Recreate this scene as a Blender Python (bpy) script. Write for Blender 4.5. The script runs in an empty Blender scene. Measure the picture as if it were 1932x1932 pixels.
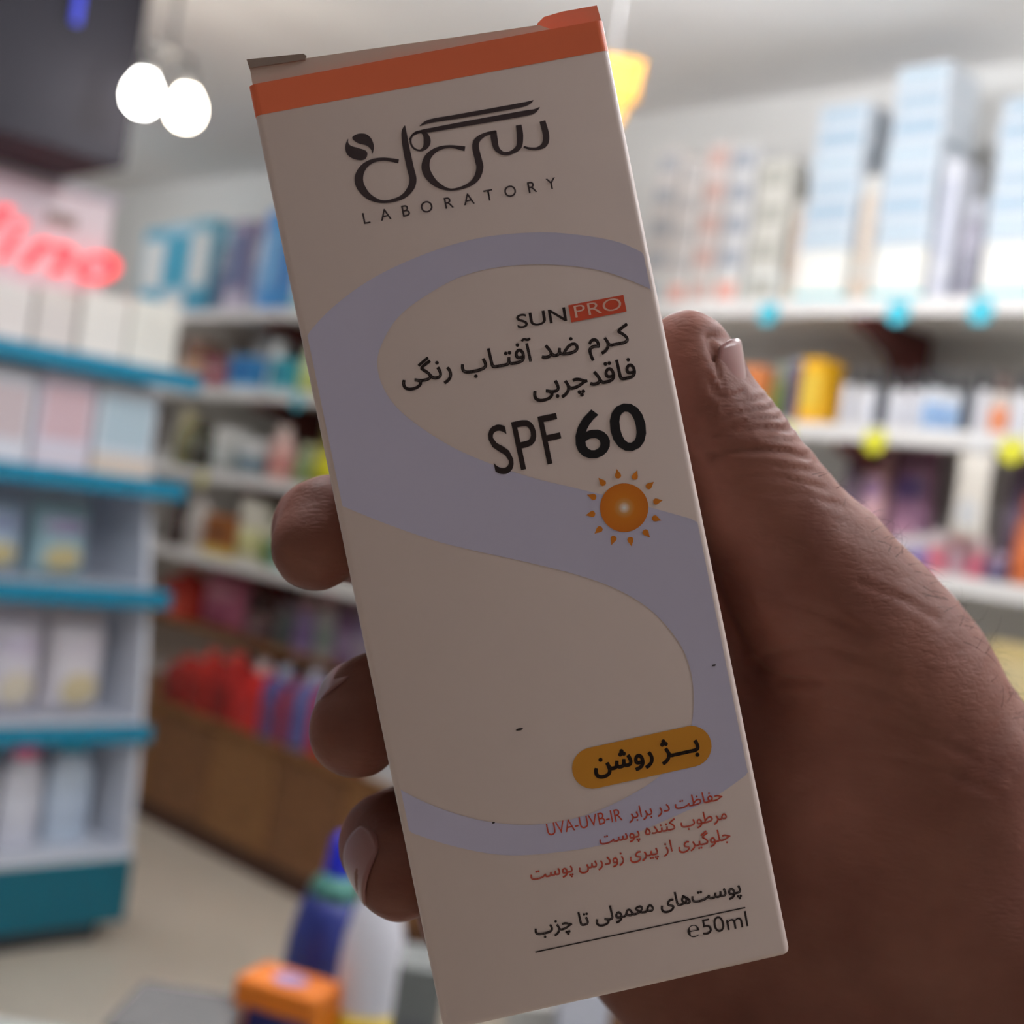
import bpy, bmesh, math, random
import numpy as np
from mathutils import Vector, Matrix
from mathutils.geometry import tessellate_polygon

random.seed(7)
SC = bpy.context.scene
COL = SC.collection

# ------------------------------------------------------------------ camera
FPX, ROLL, CAMZ = 2500.0, math.radians(8.0), 1.5
cd = bpy.data.cameras.new('camera')
cd.sensor_fit = 'HORIZONTAL'; cd.sensor_width = 36.0; cd.lens = 36.0 * FPX / 1932.0
cd.clip_start = 0.02; cd.clip_end = 60
cd.dof.use_dof = True; cd.dof.focus_distance = 0.194
cd.dof.aperture_fstop = cd.lens / 3.2          # a 3.2 mm wide pupil
cam = bpy.data.objects.new('camera', cd); COL.objects.link(cam)
CAMM = Matrix(((math.cos(ROLL), -math.sin(ROLL), 0, 0), (0, 0, -1, 0), (math.sin(ROLL), math.cos(ROLL), 0, CAMZ), (0, 0, 0, 1)))
cam.matrix_world = CAMM
SC.camera = cam

# ------------------------------------------------------------------ world, exposure
w = bpy.data.worlds.new('dim_shop_surroundings'); SC.world = w; w.use_nodes = True
w.node_tree.nodes['Background'].inputs[0].default_value = (1.0, 0.92, 0.93, 1)
w.node_tree.nodes['Background'].inputs[1].default_value = 0.09
SC.view_settings.view_transform = 'Standard'; SC.view_settings.look = 'None'
SC.view_settings.gamma = 1; SC.view_settings.use_curve_mapping = False
SC.view_settings.exposure = 0.0
SC.cycles.max_bounces = 6; SC.cycles.diffuse_bounces = 4; SC.cycles.glossy_bounces = 2; SC.cycles.transmission_bounces = 2
SC.cycles.use_light_tree = False; SC.cycles.caustics_reflective = False; SC.cycles.caustics_refractive = False
LAMP, LAMP2 = 26.0, 178.0                       # emission of the small lamp in view and of the brighter lamps added out of view

# ------------------------------------------------------------------ frames and pixel helpers
CEIL = 2.88
WF = Matrix(((.70710678, .70710678, 0, 2.1), (-.70710678, .70710678, 0, 2.1), (0, 0, 1, 0), (0, 0, 0, 1)))      # long wall: x along it, y into it
UF = Matrix(((.70710678, -.70710678, 0, -2.575), (.70710678, .70710678, 0, 2.575), (0, 0, 1, 0), (0, 0, 0, 1)))  # display unit
CAMI = CAMM.inverted()
def project(p):
    c = CAMI @ p
    return 966 + FPX * c.x / -c.z, 966 - FPX * c.y / -c.z
def ray(px, py):
    return (CAMM.to_3x3() @ Vector(((px - 966) / FPX, -(py - 966) / FPX, -1)))
def x_for_px(F, px, y, z, lo=-7.5, hi=3.0):
    lo, hi = (lo, hi) if F is WF else (0.2, 6.0)
    for _ in range(40):
        m = (lo + hi) / 2
        if project(F @ Vector((m, y, z)))[0] < px: lo = m
        else: hi = m
    return (lo + hi) / 2
def z_for_py(F, x, y, py):
    lo, hi = 0.0, 3.5
    for _ in range(40):
        m = (lo + hi) / 2
        if project(F @ Vector((x, y, m)))[1] > py: lo = m
        else: hi = m
    return (lo + hi) / 2
def P(px, py, d):                                # camera space, metres; d in mm
    d = d / 1000
    return Vector(((px - 966) * d / FPX, -(py - 966) * d / FPX, -d))

# ------------------------------------------------------------------ materials
MATS = {}
def lin(c):
    return tuple((x / 255 / 12.92 if x / 255 <= .04045 else ((x / 255 + .055) / 1.055) ** 2.4) for x in c)
def mat(name, rgb, rough=.5, spec=.4, emit=0, vary=0.0, scale=20, bump=0.0, alpha=1.0, metallic=0.0):
    key = (name, rgb, rough, emit)
    if key in MATS: return MATS[key]
    m = bpy.data.materials.new(name); m.use_nodes = True
    nt = m.node_tree; b = nt.nodes['Principled BSDF']
    c = lin(rgb) + (1,)
    b.inputs['Base Color'].default_value = c
    b.inputs['Roughness'].default_value = rough
    b.inputs['Specular IOR Level'].default_value = spec
    b.inputs['Metallic'].default_value = metallic
    if emit:
        b.inputs['Emission Color'].default_value = c; b.inputs['Emission Strength'].default_value = emit
    if vary or bump:
        tc = nt.nodes.new('ShaderNodeTexCoord'); n = nt.nodes.new('ShaderNodeTexNoise')
        n.inputs['Scale'].default_value = scale; n.inputs['Detail'].default_value = 4
        nt.links.new(tc.outputs['Object'], n.inputs['Vector'])
        if vary:
            mx = nt.nodes.new('ShaderNodeMix'); mx.data_type = 'RGBA'
            mx.inputs[6].default_value = tuple(x * (1 - vary) for x in c[:3]) + (1,)
            mx.inputs[7].default_value = tuple(min(1, x * (1 + vary)) for x in c[:3]) + (1,)
            nt.links.new(n.outputs['Fac'], mx.inputs[0]); nt.links.new(mx.outputs[2], b.inputs['Base Color'])
        if bump:
            bp = nt.nodes.new('ShaderNodeBump'); bp.inputs['Strength'].default_value = bump; bp.inputs['Distance'].default_value = .002
            nt.links.new(n.outputs['Fac'], bp.inputs['Height']); nt.links.new(bp.outputs['Normal'], b.inputs['Normal'])
    MATS[key] = m
    return m
def wood(name, rgb):
    key = (name, rgb)
    if key in MATS: return MATS[key]
    m = mat(name, rgb, .55); nt = m.node_tree; b = nt.nodes['Principled BSDF']
    tc = nt.nodes.new('ShaderNodeTexCoord'); mp = nt.nodes.new('ShaderNodeMapping'); mp.inputs['Scale'].default_value = (2, 2, 14)
    n = nt.nodes.new('ShaderNodeTexNoise'); n.inputs['Scale'].default_value = 5; n.inputs['Detail'].default_value = 6
    r = nt.nodes.new('ShaderNodeValToRGB'); c = lin(rgb)
    r.color_ramp.elements[0].position = .3; r.color_ramp.elements[0].color = tuple(x * .6 for x in c) + (1,)
    r.color_ramp.elements[1].position = .7; r.color_ramp.elements[1].color = tuple(min(1, x * 1.3) for x in c) + (1,)
    nt.links.new(tc.outputs['Object'], mp.inputs[0]); nt.links.new(mp.outputs[0], n.inputs['Vector'])
    nt.links.new(n.outputs['Fac'], r.inputs[0]); nt.links.new(r.outputs[0], b.inputs['Base Color'])
    MATS[key] = m
    return m

# ------------------------------------------------------------------ mesh helpers
def mesh(name, verts, faces, smooth=False):
    me = bpy.data.meshes.new(name); me.from_pydata([tuple(v) for v in verts], [], faces); me.update()
    if smooth: me.polygons.foreach_set('use_smooth', [True] * len(me.polygons))
    return me
def from_bm(name, bm, smooth=False):
    me = bpy.data.meshes.new(name); bm.normal_update(); bm.to_mesh(me); bm.free()
    if smooth: me.polygons.foreach_set('use_smooth', [True] * len(me.polygons))
    return me
def box_mesh(name, x0, x1, y0, y1, z0, z1, bevel=0.0, seg=2, smooth=False):
    bm = bmesh.new(); bmesh.ops.create_cube(bm, size=1)
    for v in bm.verts:
        v.co = Vector(((x0 + x1) / 2 + v.co.x * (x1 - x0), (y0 + y1) / 2 + v.co.y * (y1 - y0), (z0 + z1) / 2 + v.co.z * (z1 - z0)))
    if bevel: bmesh.ops.bevel(bm, geom=list(bm.edges), offset=bevel, segments=seg, affect='EDGES', profile=.5)
    return from_bm(name, bm, smooth)
def lathe(name, prof, n=24, sy=1.0):
    vs, fs = [], []
    for r, z in prof:
        for k in range(n):
            a = 2 * math.pi * k / n
            vs.append((r * math.cos(a), r * math.sin(a) * sy, z))
    for i in range(len(prof) - 1):
        for k in range(n):
            fs.append((i * n + k, i * n + (k + 1) % n, (i + 1) * n + (k + 1) % n, (i + 1) * n + k))
    bm = bmesh.new()
    bv = [bm.verts.new(v) for v in vs]
    for f in fs: bm.faces.new([bv[i] for i in f])
    bmesh.ops.remove_doubles(bm, verts=bm.verts, dist=1e-5)
    bmesh.ops.recalc_face_normals(bm, faces=bm.faces)
    me = from_bm(name, bm)
    sm = [abs(p.normal.z) < .9 for p in me.polygons]
    me.polygons.foreach_set('use_smooth', sm)
    return me
def prism(name, pts, a0, a1, axis='y', bevel=0.0):
    """extrude a 2D outline (u,v) between a0 and a1 along an axis: y -> (u,a,v), x -> (a,u,v), z -> (u,v,a)"""
    f = {'y': lambda u, v, a: (u, a, v), 'x': lambda u, v, a: (a, u, v), 'z': lambda u, v, a: (u, v, a)}[axis]
    n = len(pts)
    bm = bmesh.new()
    A = [bm.verts.new(f(u, v, a0)) for u, v in pts]; B = [bm.verts.new(f(u, v, a1)) for u, v in pts]
    for k in range(n): bm.faces.new((A[k], A[(k + 1) % n], B[(k + 1) % n], B[k]))
    bm.faces.new(A); bm.faces.new(B[::-1])
    bmesh.ops.recalc_face_normals(bm, faces=bm.faces)
    if bevel:
        bmesh.ops.bevel(bm, geom=list(bm.edges), offset=bevel, segments=2, affect='EDGES', profile=.5)
    return from_bm(name, bm)
def tube(name, pts, rad, n=10, closed=False):
    pts = [Vector(p) for p in pts]; rs = rad if isinstance(rad, (list, tuple)) else [rad] * len(pts)
    vs, fs = [], []; up = Vector((0.13, 0.21, .97))
    for i, p in enumerate(pts):
        a = pts[max(i - 1, 0)] if not closed else pts[i - 1]
        b = pts[min(i + 1, len(pts) - 1)] if not closed else pts[(i + 1) % len(pts)]
        t = (b - a).normalized(); u = t.cross(up)
        if u.length < 1e-3: u = t.cross(Vector((1, 0, 0)))
        u.normalize(); v = t.cross(u)
        for k in range(n):
            q = 2 * math.pi * k / n
            vs.append(p + (u * math.cos(q) + v * math.sin(q)) * rs[i])
    m = len(pts)
    for i in range(m if closed else m - 1):
        for k in range(n):
            fs.append((i * n + k, i * n + (k + 1) % n, ((i + 1) % m) * n + (k + 1) % n, ((i + 1) % m) * n + k))
    if not closed:
        fs.append(tuple(range(n))[::-1]); fs.append(tuple((m - 1) * n + k for k in range(n)))
    return mesh(name, vs, fs, True)

def obj(name, me, m, parent=None, M=None):
    o = bpy.data.objects.new(name, me); COL.objects.link(o)
    if m is not None:
        if len(me.materials) == 0: me.materials.append(m)
        o.material_slots[0].link = 'OBJECT'; o.material_slots[0].material = m
    if parent is not None: o.parent = parent
    if M is not None: o.matrix_local = M
    return o
def thing(name, label, cat, M, group=None):
    o = bpy.data.objects.new(name, None); COL.objects.link(o); o.empty_display_size = .02
    o.matrix_world = M; o['label'] = label; o['category'] = cat
    if group: o['group'] = group
    return o
def struct(name, me, m, label, M=None, parent=None):
    o = obj(name, me, m, parent, M)
    if parent is None: o['kind'] = 'structure'; o['label'] = label
    return o
T = Matrix.Translation
def S(x, y, z): return Matrix.Diagonal((x, y, z, 1))

# ------------------------------------------------------------------ the room
M_CEIL = mat('ceiling_paint', (244, 242, 240), .8, vary=.03, scale=3)
M_WALL = mat('cream_wall_paint', (220, 218, 214), .75, vary=.04, scale=4)
M_FLOOR = mat('beige_floor_tile', (226, 214, 196), .28, vary=.06, scale=2.5)
M_DARK = mat('slate_fascia_paint', (42, 41, 50), .8, vary=.06, scale=3)
struct('floor', box_mesh('floor', -7, 5, -3, 8.5, -.1, 0), M_FLOOR, 'pale beige polished shop floor')
struct('ceiling', box_mesh('ceiling', -7, 5, -3, 8.5, CEIL, CEIL + .1), M_CEIL, 'off-white painted shop ceiling')
struct('wall_back', box_mesh('wall_back', -8, 3.6, .36, .46, 0, CEIL), M_WALL, 'cream wall behind the long run of product shelves', WF)
struct('wall_left', box_mesh('wall_left', -1.5, 1.86, .56, .66, 0, CEIL), M_WALL, 'pale partition behind the blue-edged display unit', UF)
struct('trim_1', box_mesh('trim_1', -1.5, 1.87, .03, .52, 2.345, CEIL, .004), M_DARK, 'dark slate fascia hanging from the ceiling above the sign', UF)

# ------------------------------------------------------------------ ceiling lamps
M_BULB = mat('warm_bulb_glow', (255, 241, 220), .4, emit=LAMP)
M_BULBC = mat('cool_bulb_glow', (255, 252, 246), .4, emit=LAMP)
M_BULB2 = mat('added_bulb_glow', (247, 250, 255), .4, emit=LAMP2)  # only for the lamps added out of view
M_METAL = mat('brushed_grey_metal', (150, 148, 146), .4, metallic=.7)
M_WHITE = mat('white_plastic', (235, 235, 235), .45)
bulb_me = lathe('bulb', [(0, -.062), (.022, -.058), (.04, -.042), (.047, -.018), (.044, .008), (.03, .034), (.02, .05), (0, .05)])
sock_me = lathe('socket', [(0, .046), (.024, .046), (.026, .06), (.022, .1), (0, .1)])
b1 = ray(270, 172) * 3.66 + Vector((0, 0, CAMZ)); b2 = ray(351, 200) * 3.78 + Vector((0, 0, CAMZ))
mid = (b1 + b2) / 2
t = thing('ceiling_lamp', 'pair of bright bare bulbs on a short ceiling stem beside the dark fascia', 'lamp', T((mid.x, mid.y, CEIL)))
obj('canopy', lathe('canopy', [(0, 0), (.06, 0), (.06, -.012), (.045, -.025), (0, -.025)]), M_METAL, t)
top1, top2 = b1 - Vector((mid.x, mid.y, CEIL)), b2 - Vector((mid.x, mid.y, CEIL))
yb = max(top1.z, top2.z) + .13
obj('stem', tube('stem', [(0, 0, -.02), (0, 0, yb)], .008), M_METAL, t)
obj('crossbar', tube('crossbar', [(top1.x, top1.y, yb), (0, 0, yb), (top2.x, top2.y, yb)], .008), M_METAL, t)
for q, mm in ((top1, M_BULBC), (top2, M_BULB)):
    so = obj('socket', sock_me, M_METAL, t, T(q))
    obj('rod', tube('rod', [(0, 0, .09), (0, 0, yb - q.z)], .006), M_METAL, so)
    obj('bulb', bulb_me, mm, t, T(q))
def added_twin_lamp(x, y, label):
    """a copy of the visible lamp, added out of view to light the scene"""
    c = t.copy(); COL.objects.link(c); c.matrix_world = WF @ T((x, y, CEIL)); c['label'] = label; c['group'] = 'added bare-bulb lamps outside the frame'
    for ch in list(t.children):
        o = ch.copy(); COL.objects.link(o); o.parent = c
        if ch.name.startswith('stem'): o.matrix_local = S(1, 1, (yb + .17) / yb)
        elif not ch.name.startswith('canopy'): o.matrix_local = T((0, 0, .17)) @ ch.matrix_basis
        if ch.name.startswith('bulb'): o.material_slots[0].material = M_BULB2
        for g in ch.children:
            q = g.copy(); COL.objects.link(q); q.parent = o
for x, y in ((-1.9, -1.1), (-.6, -1.1), (.7, -1.1), (1.0, -1.9), (-.9, -2.8), (-5.6, -1.3)):  # unseen lamps added to brighten shelves and ceiling and rim-light the hand
    added_twin_lamp(x, y, 'pair of bare bulbs added on the ceiling out of view to light the scene')

# ------------------------------------------------------------------ long wall shelving
M_SHELF = mat('white_shelf_laminate', (226, 222, 216), .5)
M_STRIP = mat('white_shelf_strip', (232, 228, 224), .45)
M_BRKT = wood('red_brown_wood', (92, 38, 32))
M_BENCH = wood('brown_wood', (140, 98, 58))
M_BENCHD = wood('dark_brown_wood', (84, 50, 36))
SH = [2.16, 1.835, 1.49, 1.15]
SHN = ['top', 'second', 'third', 'fourth']
X0, X1 = -6.6, 1.2
bracket_me = prism('bracket', [(.36, 0), (.02, 0), (.02, -.035), (.10, -.05), (.20, -.085), (.27, -.15), (.30, -.25), (.36, -.25)], -.024, .024, 'x', .004)
for i, z in enumerate(SH):
    t = thing('wall_shelf', f'long white wall shelf with wooden brackets, {SHN[i]} one from the ceiling', 'shelf', WF @ T((0, 0, z)), 'long white wall shelves')
    obj('board', box_mesh('board', X0, X1, .012, .36, -.026, 0), M_SHELF, t)
    obj('front_strip', box_mesh('front_strip', X0, X1, 0, .012, -.036, .006, .002), M_STRIP, t)
    for x in (-5.85, -4.52, -3.17, -1.83, -.5, .83):
        obj('bracket', bracket_me, M_BRKT, t, T((x, 0, -.026)))
z5 = .83
t = thing('wall_shelf', 'narrow brown wooden shelf above the low bench of red jugs', 'shelf', WF @ T((0, 0, z5)))
obj('board', box_mesh('board', X0, X1, .17, .36, -.026, 0, .003), M_BENCH, t)
for x in (-5.85, -4.52, -3.17, -1.83): obj('bracket', bracket_me, M_BRKT, t, T((x, .17, -.026)) @ S(1, .52, .6))
# low bench made of boards
t = thing('bench', 'low brown wooden bench of upright panels under the shelves', 'bench', WF)
zb = .52
obj('top', box_mesh('top', X0, X1, -.015, .36, zb - .03, zb, .004), M_BENCH, t)
obj('plinth', box_mesh('plinth', X0, X1, .03, .36, 0, .09), M_BENCHD, t)
pan = box_mesh('panel', -.21, .21, 0, .018, .09, zb - .03, .006)
for k in range(18):
    obj('panel', pan, M_BENCH if k % 2 else wood('brown_wood_panel', (126, 86, 54)), t, T((X0 + .21 + .43 * k, 0, 0)))
obj('carcass', box_mesh('carcass', X0, X1, .02, .36, .09, zb - .03), M_BENCHD, t)

# ------------------------------------------------------------------ shelf tags
def tag(px, shelf, rgb, label, wd=.062):
    z = SH[shelf]; x = x_for_px(WF, px, 0, z)
    n = 20; pts = [(wd / 2 * math.cos(2 * math.pi * k / n), -.03 + .034 * math.sin(2 * math.pi * k / n)) for k in range(n)]
    t = thing('price_tag', label, 'price tag', WF @ T((x, -.0055, z)))
    obj('plate', prism('plate', pts, -.002, .002, 'y'), mat('tag_card', rgb, .5), t)
    obj('clip', box_mesh('clip', -.012, .012, -.002, .0035, -.012, .008, .001), M_WHITE, t)
CY, YE = (70, 190, 210), (225, 220, 60)
for px, sh, c, l in ((1455, 0, CY, 'round cyan price tag clipped to the top shelf, above the thumb'), (1700, 0, CY, 'middle of the three round cyan price tags on the top shelf'),
                     (1856, 0, CY, 'rightmost round cyan price tag on the top shelf'), (1482, 1, YE, 'yellow price tag on the shelf edge right beside the thumb knuckle'),
                     (1656, 1, YE, 'yellow price tag below the row of black-capped bottles'), (1915, 1, YE, 'yellow price tag at the right edge of the second shelf'),
                     (565, 1, CY, 'pale cyan price tag left of the carton on the second shelf'), (606, 2, YE, 'yellow price tag above the index finger beside the carton'),
                     (385, 2, (222, 214, 130), 'pale yellow price tag on the third shelf near the display unit')):
    tag(px, sh, c, l)

# ------------------------------------------------------------------ product kit (unit size: width 1, depth 1, height 1, standing on z = 0)
def bevel_box(name, bev): return box_mesh(name, -.5, .5, -.5, .5, 0, 1, bev, 2)
K = {}
K['carton'] = [('body', bevel_box('carton_body', .02), 0), ('printed_panel', box_mesh('printed_panel', -.42, .42, -.506, -.49, .3, .86), 1), ('bottom_band', box_mesh('bottom_band', -.502, .502, -.504, .3, .0, .22), 2)]
K['plain_carton'] = [('body', bevel_box('carton_body', .02), 0), ('printed_panel', box_mesh('printed_panel', -.4, .4, -.506, -.49, .25, .8), 1)]
bp = [(0, 0), (.45, 0), (.5, .03), (.5, .6), (.46, .67), (.36, .71), (.3, .73), (.3, .76), (0, .76)]
K['bottle'] = [('body', lathe('bottle_body', bp), 0), ('label', lathe('bottle_label', [(.497, .12), (.508, .12), (.508, .5), (.497, .5)]), 1), ('cap', lathe('bottle_cap', [(0, .73), (.37, .73), (.39, .75), (.38, .975), (.33, 1), (0, 1)]), 2)]
K['shampoo'] = [('body', lathe('shampoo_body', [(0, 0), (.44, 0), (.5, .03), (.5, .5), (.46, .68), (.36, .78), (.25, .82), (0, .82)], sy=.62), 0), ('label', lathe('shampoo_label', [(.497, .14), (.508, .14), (.508, .5), (.497, .5)], sy=.62), 1), ('cap', lathe('shampoo_cap', [(0, .8), (.3, .8), (.31, .83), (.28, .985), (.24, 1), (0, 1)], sy=.7), 2)]
K['jar'] = [('body', lathe('jar_body', [(0, 0), (.46, 0), (.5, .05), (.5, .62), (.45, .68), (0, .68)]), 0), ('label', lathe('jar_label', [(.497, .12), (.508, .12), (.508, .55), (.497, .55)]), 1), ('lid', lathe('jar_lid', [(0, .66), (.51, .66), (.52, .7), (.51, .97), (.47, 1), (0, 1)]), 2)]
K['tube'] = [('cap', lathe('tube_cap', [(0, 0), (.38, 0), (.42, .02), (.4, .17), (0, .17)]), 2)]
def tube_body():
    vs, fs, n, rows = [], [], 20, 7
    for i in range(rows):
        q = i / (rows - 1); z = .15 + .85 * q; e = 1 - q ** 1.3
        for k in range(n):
            a = 2 * math.pi * k / n
            vs.append(((.42 + .08 * q) * math.cos(a), (.42 * e + .02) * math.sin(a), z))
    for i in range(rows - 1):
        for k in range(n): fs.append((i * n + k, i * n + (k + 1) % n, (i + 1) * n + (k + 1) % n, (i + 1) * n + k))
    fs.append(tuple(range(n))[::-1]); fs.append(tuple((rows - 1) * n + k for k in range(n)))
    return mesh('tube_body', vs, fs, True)
K['tube'] += [('body', tube_body(), 0), ('crimp', box_mesh('tube_crimp', -.5, .5, -.03, .03, .95, 1.0), 1)]
def pouch_body():
    vs, fs, n, m = [], [], 14, 14
    for side in (-1, 1):
        for j in range(m + 1):
            for i in range(n + 1):
                u, v = 2 * i / n - 1, 2 * j / m - 1
                t = max(0, (1 - abs(u) ** 3) * (1 - abs(v) ** 3.2)) ** .55
                wob = 1 + .05 * math.sin(5 * u + 3 * v)
                vs.append((u * .5 * (1 - .06 * (1 - v * v)), side * (.5 * t * wob + .012), .5 + v * .46 - .04))
    q = (n + 1) * (m + 1)
    for s in (0, 1):
        for j in range(m):
            for i in range(n):
                a = s * q + j * (n + 1) + i; f = (a, a + 1, a + n + 2, a + n + 1)
                fs.append(f if s == 0 else f[::-1])
    for i in range(n):
        fs.append((i, q + i, q + i + 1, i + 1)); a = m * (n + 1) + i; fs.append((a, a + 1, q + a + 1, q + a))
    for j in range(m):
        a = j * (n + 1); fs.append((a, a + n + 1, q + a + n + 1, q + a)); a += n; fs.append((a, q + a, q + a + n + 1, a + n + 1))
    return mesh('pouch_body', vs, fs, True)
def pouch_print(z0, z1, x0, x1):
    vs, fs, n, m = [], [], 8, 8
    for j in range(m + 1):
        for i in range(n + 1):
            x = x0 + (x1 - x0) * i / n; z = z0 + (z1 - z0) * j / m
            a, b = 2 * i / n - 1, 2 * j / m - 1
            ax, bz = a * math.sqrt(1 - b * b / 2), b * math.sqrt(1 - a * a / 2)
            x = (x0 + x1) / 2 + (x1 - x0) / 2 * ax; z = (z0 + z1) / 2 + (z1 - z0) / 2 * bz
            v = (z - .46) / .46; u = x / (.5 * (1 - .06 * (1 - v * v)))
            t = max(0, (1 - abs(u) ** 3) * (1 - abs(v) ** 3.2)) ** .55
            vs.append((x, -(.5 * t * (1 + .05 * math.sin(5 * u + 3 * v)) + .03), z))
    for j in range(m):
        for i in range(n):
            a = j * (n + 1) + i; fs.append((a, a + 1, a + n + 2, a + n + 1))
    return mesh('pouch_print', vs, fs, True)
K['pouch'] = [('body', pouch_body(), 0), ('printed_emblem', pouch_print(.1, .42, -.3, .3), 1), ('printed_title', pouch_print(.56, .76, -.36, .36), 2), ('seal', box_mesh('pouch_seal', -.49, .49, -.012, .012, .86, 1.0), 0)]
def jug_body():
    bm = bmesh.new()
    pts = [(-.5, 0), (.5, 0), (.5, .5), (.44, .66), (.24, .78), (.14, .84), (-.16, .84), (-.4, .74), (-.5, .6)]
    me = prism('jug_body', pts, -.5, .5, 'y', .06); bm.free()
    me.polygons.foreach_set('use_smooth', [True] * len(me.polygons))
    return me
K['jug'] = [('body', jug_body(), 0), ('label', box_mesh('jug_label', -.36, .36, -.515, -.49, .1, .5, .006), 1),
            ('handle', tube('jug_handle', [(.08, 0, .82), (.26, 0, .86), (.42, 0, .8), (.47, 0, .68), (.46, 0, .55)], .06), 0),
            ('cap', lathe('jug_cap', [(0, .82), (.17, .82), (.18, .84), (.17, .98), (.15, 1), (0, 1)], sy=1.3), 2)]
for lst in K.values():
    for nm, me, s in lst:
        if not me.materials: me.materials.append(M_WHITE)
NAMES = {'carton': 'carton', 'plain_carton': 'carton', 'bottle': 'bottle', 'shampoo': 'bottle', 'jar': 'jar', 'tube': 'tube', 'pouch': 'pouch', 'jug': 'jug'}
def product(kind, F, x, y, z, wd, dp, ht, cols, label, group=None, rz=0.0, name=None):
    nm = name or {'carton': 'product_carton', 'plain_carton': 'product_carton', 'bottle': 'cosmetic_bottle', 'shampoo': 'shampoo_bottle', 'jar': 'cream_jar', 'tube': 'cream_tube', 'pouch': 'product_pouch', 'jug': 'detergent_jug'}[kind]
    t = thing(nm, label, NAMES[kind], F @ T((x, y, z)) @ Matrix.Rotation(rz, 4, 'Z'), group)
    for pn, me, s in K[kind]:
        o = bpy.data.objects.new(pn, me); COL.objects.link(o); o.parent = t
        o.matrix_local = S(wd, dp, ht)
        o.material_slots[0].link = 'OBJECT'
        o.material_slots[0].material = mat('product_' + pn, cols[s], .42)
    return t
def row(F, z, y, items, group=None):
    """items: (px_left, px_right, py_top, kind, depth, (col body, col label, col cap), label)"""
    for px0, px1, pyt, kind, dp, cols, label in items:
        a, b = x_for_px(F, px0, y, z + .05), x_for_px(F, px1, y, z + .05)
        ht = z_for_py(F, (a + b) / 2, y, pyt) - z
        wd = b - a
        d = wd if kind in ('bottle', 'jar', 'tube') else dp
        if kind in ('bottle', 'jar', 'tube'): wd = d = min(wd, .16)
        product(kind, F, (a + b) / 2, y + (d / 2 if kind not in ('bottle', 'jar', 'tube') else .06), z, wd * .97, d, max(ht, .03), cols, label, group)
W_, TEAL, LB, BLU = (222, 222, 220), (64, 160, 190), (170, 205, 220), (52, 140, 210)
GRY, PNK, ORG, YEL, PUR = (150, 152, 156), (226, 150, 150), (226, 130, 70), (232, 180, 40), (110, 84, 120)
BLK, CRE, RED = (44, 44, 46), (226, 214, 196), (190, 40, 36)

# top shelf, left of the carton
row(WF, SH[0], .05, [
    (256, 301, 432, 'carton', .12, ((92, 172, 200), W_, TEAL), 'teal and white carton at the far left end of the top shelf'),
    (302, 344, 420, 'carton', .12, (LB, TEAL, W_), 'pale blue carton with a teal panel, second from the left on the top shelf'),
    (345, 384, 412, 'carton', .12, ((120, 180, 200), W_, (70, 150, 180)), 'teal-grey carton, third from the left on the top shelf'),
    (386, 418, 428, 'shampoo', .09, ((140, 150, 165), (90, 100, 130), LB), 'grey-blue bottle between the teal cartons and the purple one'),
    (420, 454, 416, 'carton', .1, ((150, 140, 165), (90, 100, 140), (200, 190, 205)), 'purple-grey carton on the top shelf left of the bright blue packs'),
    (456, 482, 402, 'shampoo', .09, ((200, 205, 220), (150, 170, 205), (180, 160, 190)), 'whitish lavender bottle on the top shelf left of the bright blue carton'),
    (484, 513, 396, 'plain_carton', .1, ((70, 150, 215), (120, 180, 225), BLU), 'bright sky-blue carton on the top shelf left of the held carton'),
    (514, 548, 418, 'plain_carton', .1, ((30, 130, 195), (24, 110, 180), BLU), 'deep blue carton touching the left edge of the held carton on the top shelf'),
    (550, 590, 430, 'carton', .1, (W_, LB, (160, 200, 190)), 'white carton half hidden behind the held carton on the top shelf')])
# second shelf, left
row(WF, SH[1], .06, [
    (336, 372, 640, 'jar', .1, ((150, 110, 84), (190, 150, 120), (120, 84, 64)), 'brown jar on the second shelf beside the top blue shelf of the display unit'),
    (374, 420, 674, 'jar', .1, ((206, 190, 180), (150, 60, 80), (128, 56, 74)), 'low jar with a crimson lid on the second shelf'),
    (430, 480, 672, 'carton', .1, ((60, 140, 195), (44, 110, 170), LB), 'blue carton with a pale base on the second shelf'),
    (482, 504, 640, 'tube', .06, (W_, (200, 200, 190), LB), 'white tube between the blue and teal cartons on the second shelf'),
    (506, 546, 676, 'carton', .1, ((60, 165, 180), (40, 140, 160), (150, 200, 210)), 'teal carton with a pale base on the second shelf'),
    (550, 588, 650, 'shampoo', .07, ((206, 214, 150), (190, 200, 110), (220, 224, 190)), 'yellow-green bottle on the second shelf against the carton edge')])
row(WF, SH[1], .2, [
    (400, 440, 634, 'bottle', .07, ((196, 188, 176), (170, 160, 150), (150, 140, 130)), 'beige bottle standing at the back of the second shelf'),
    (455, 490, 630, 'bottle', .07, ((205, 204, 198), (180, 180, 176), W_), 'off-white bottle at the back of the second shelf above the blue carton')])
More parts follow.
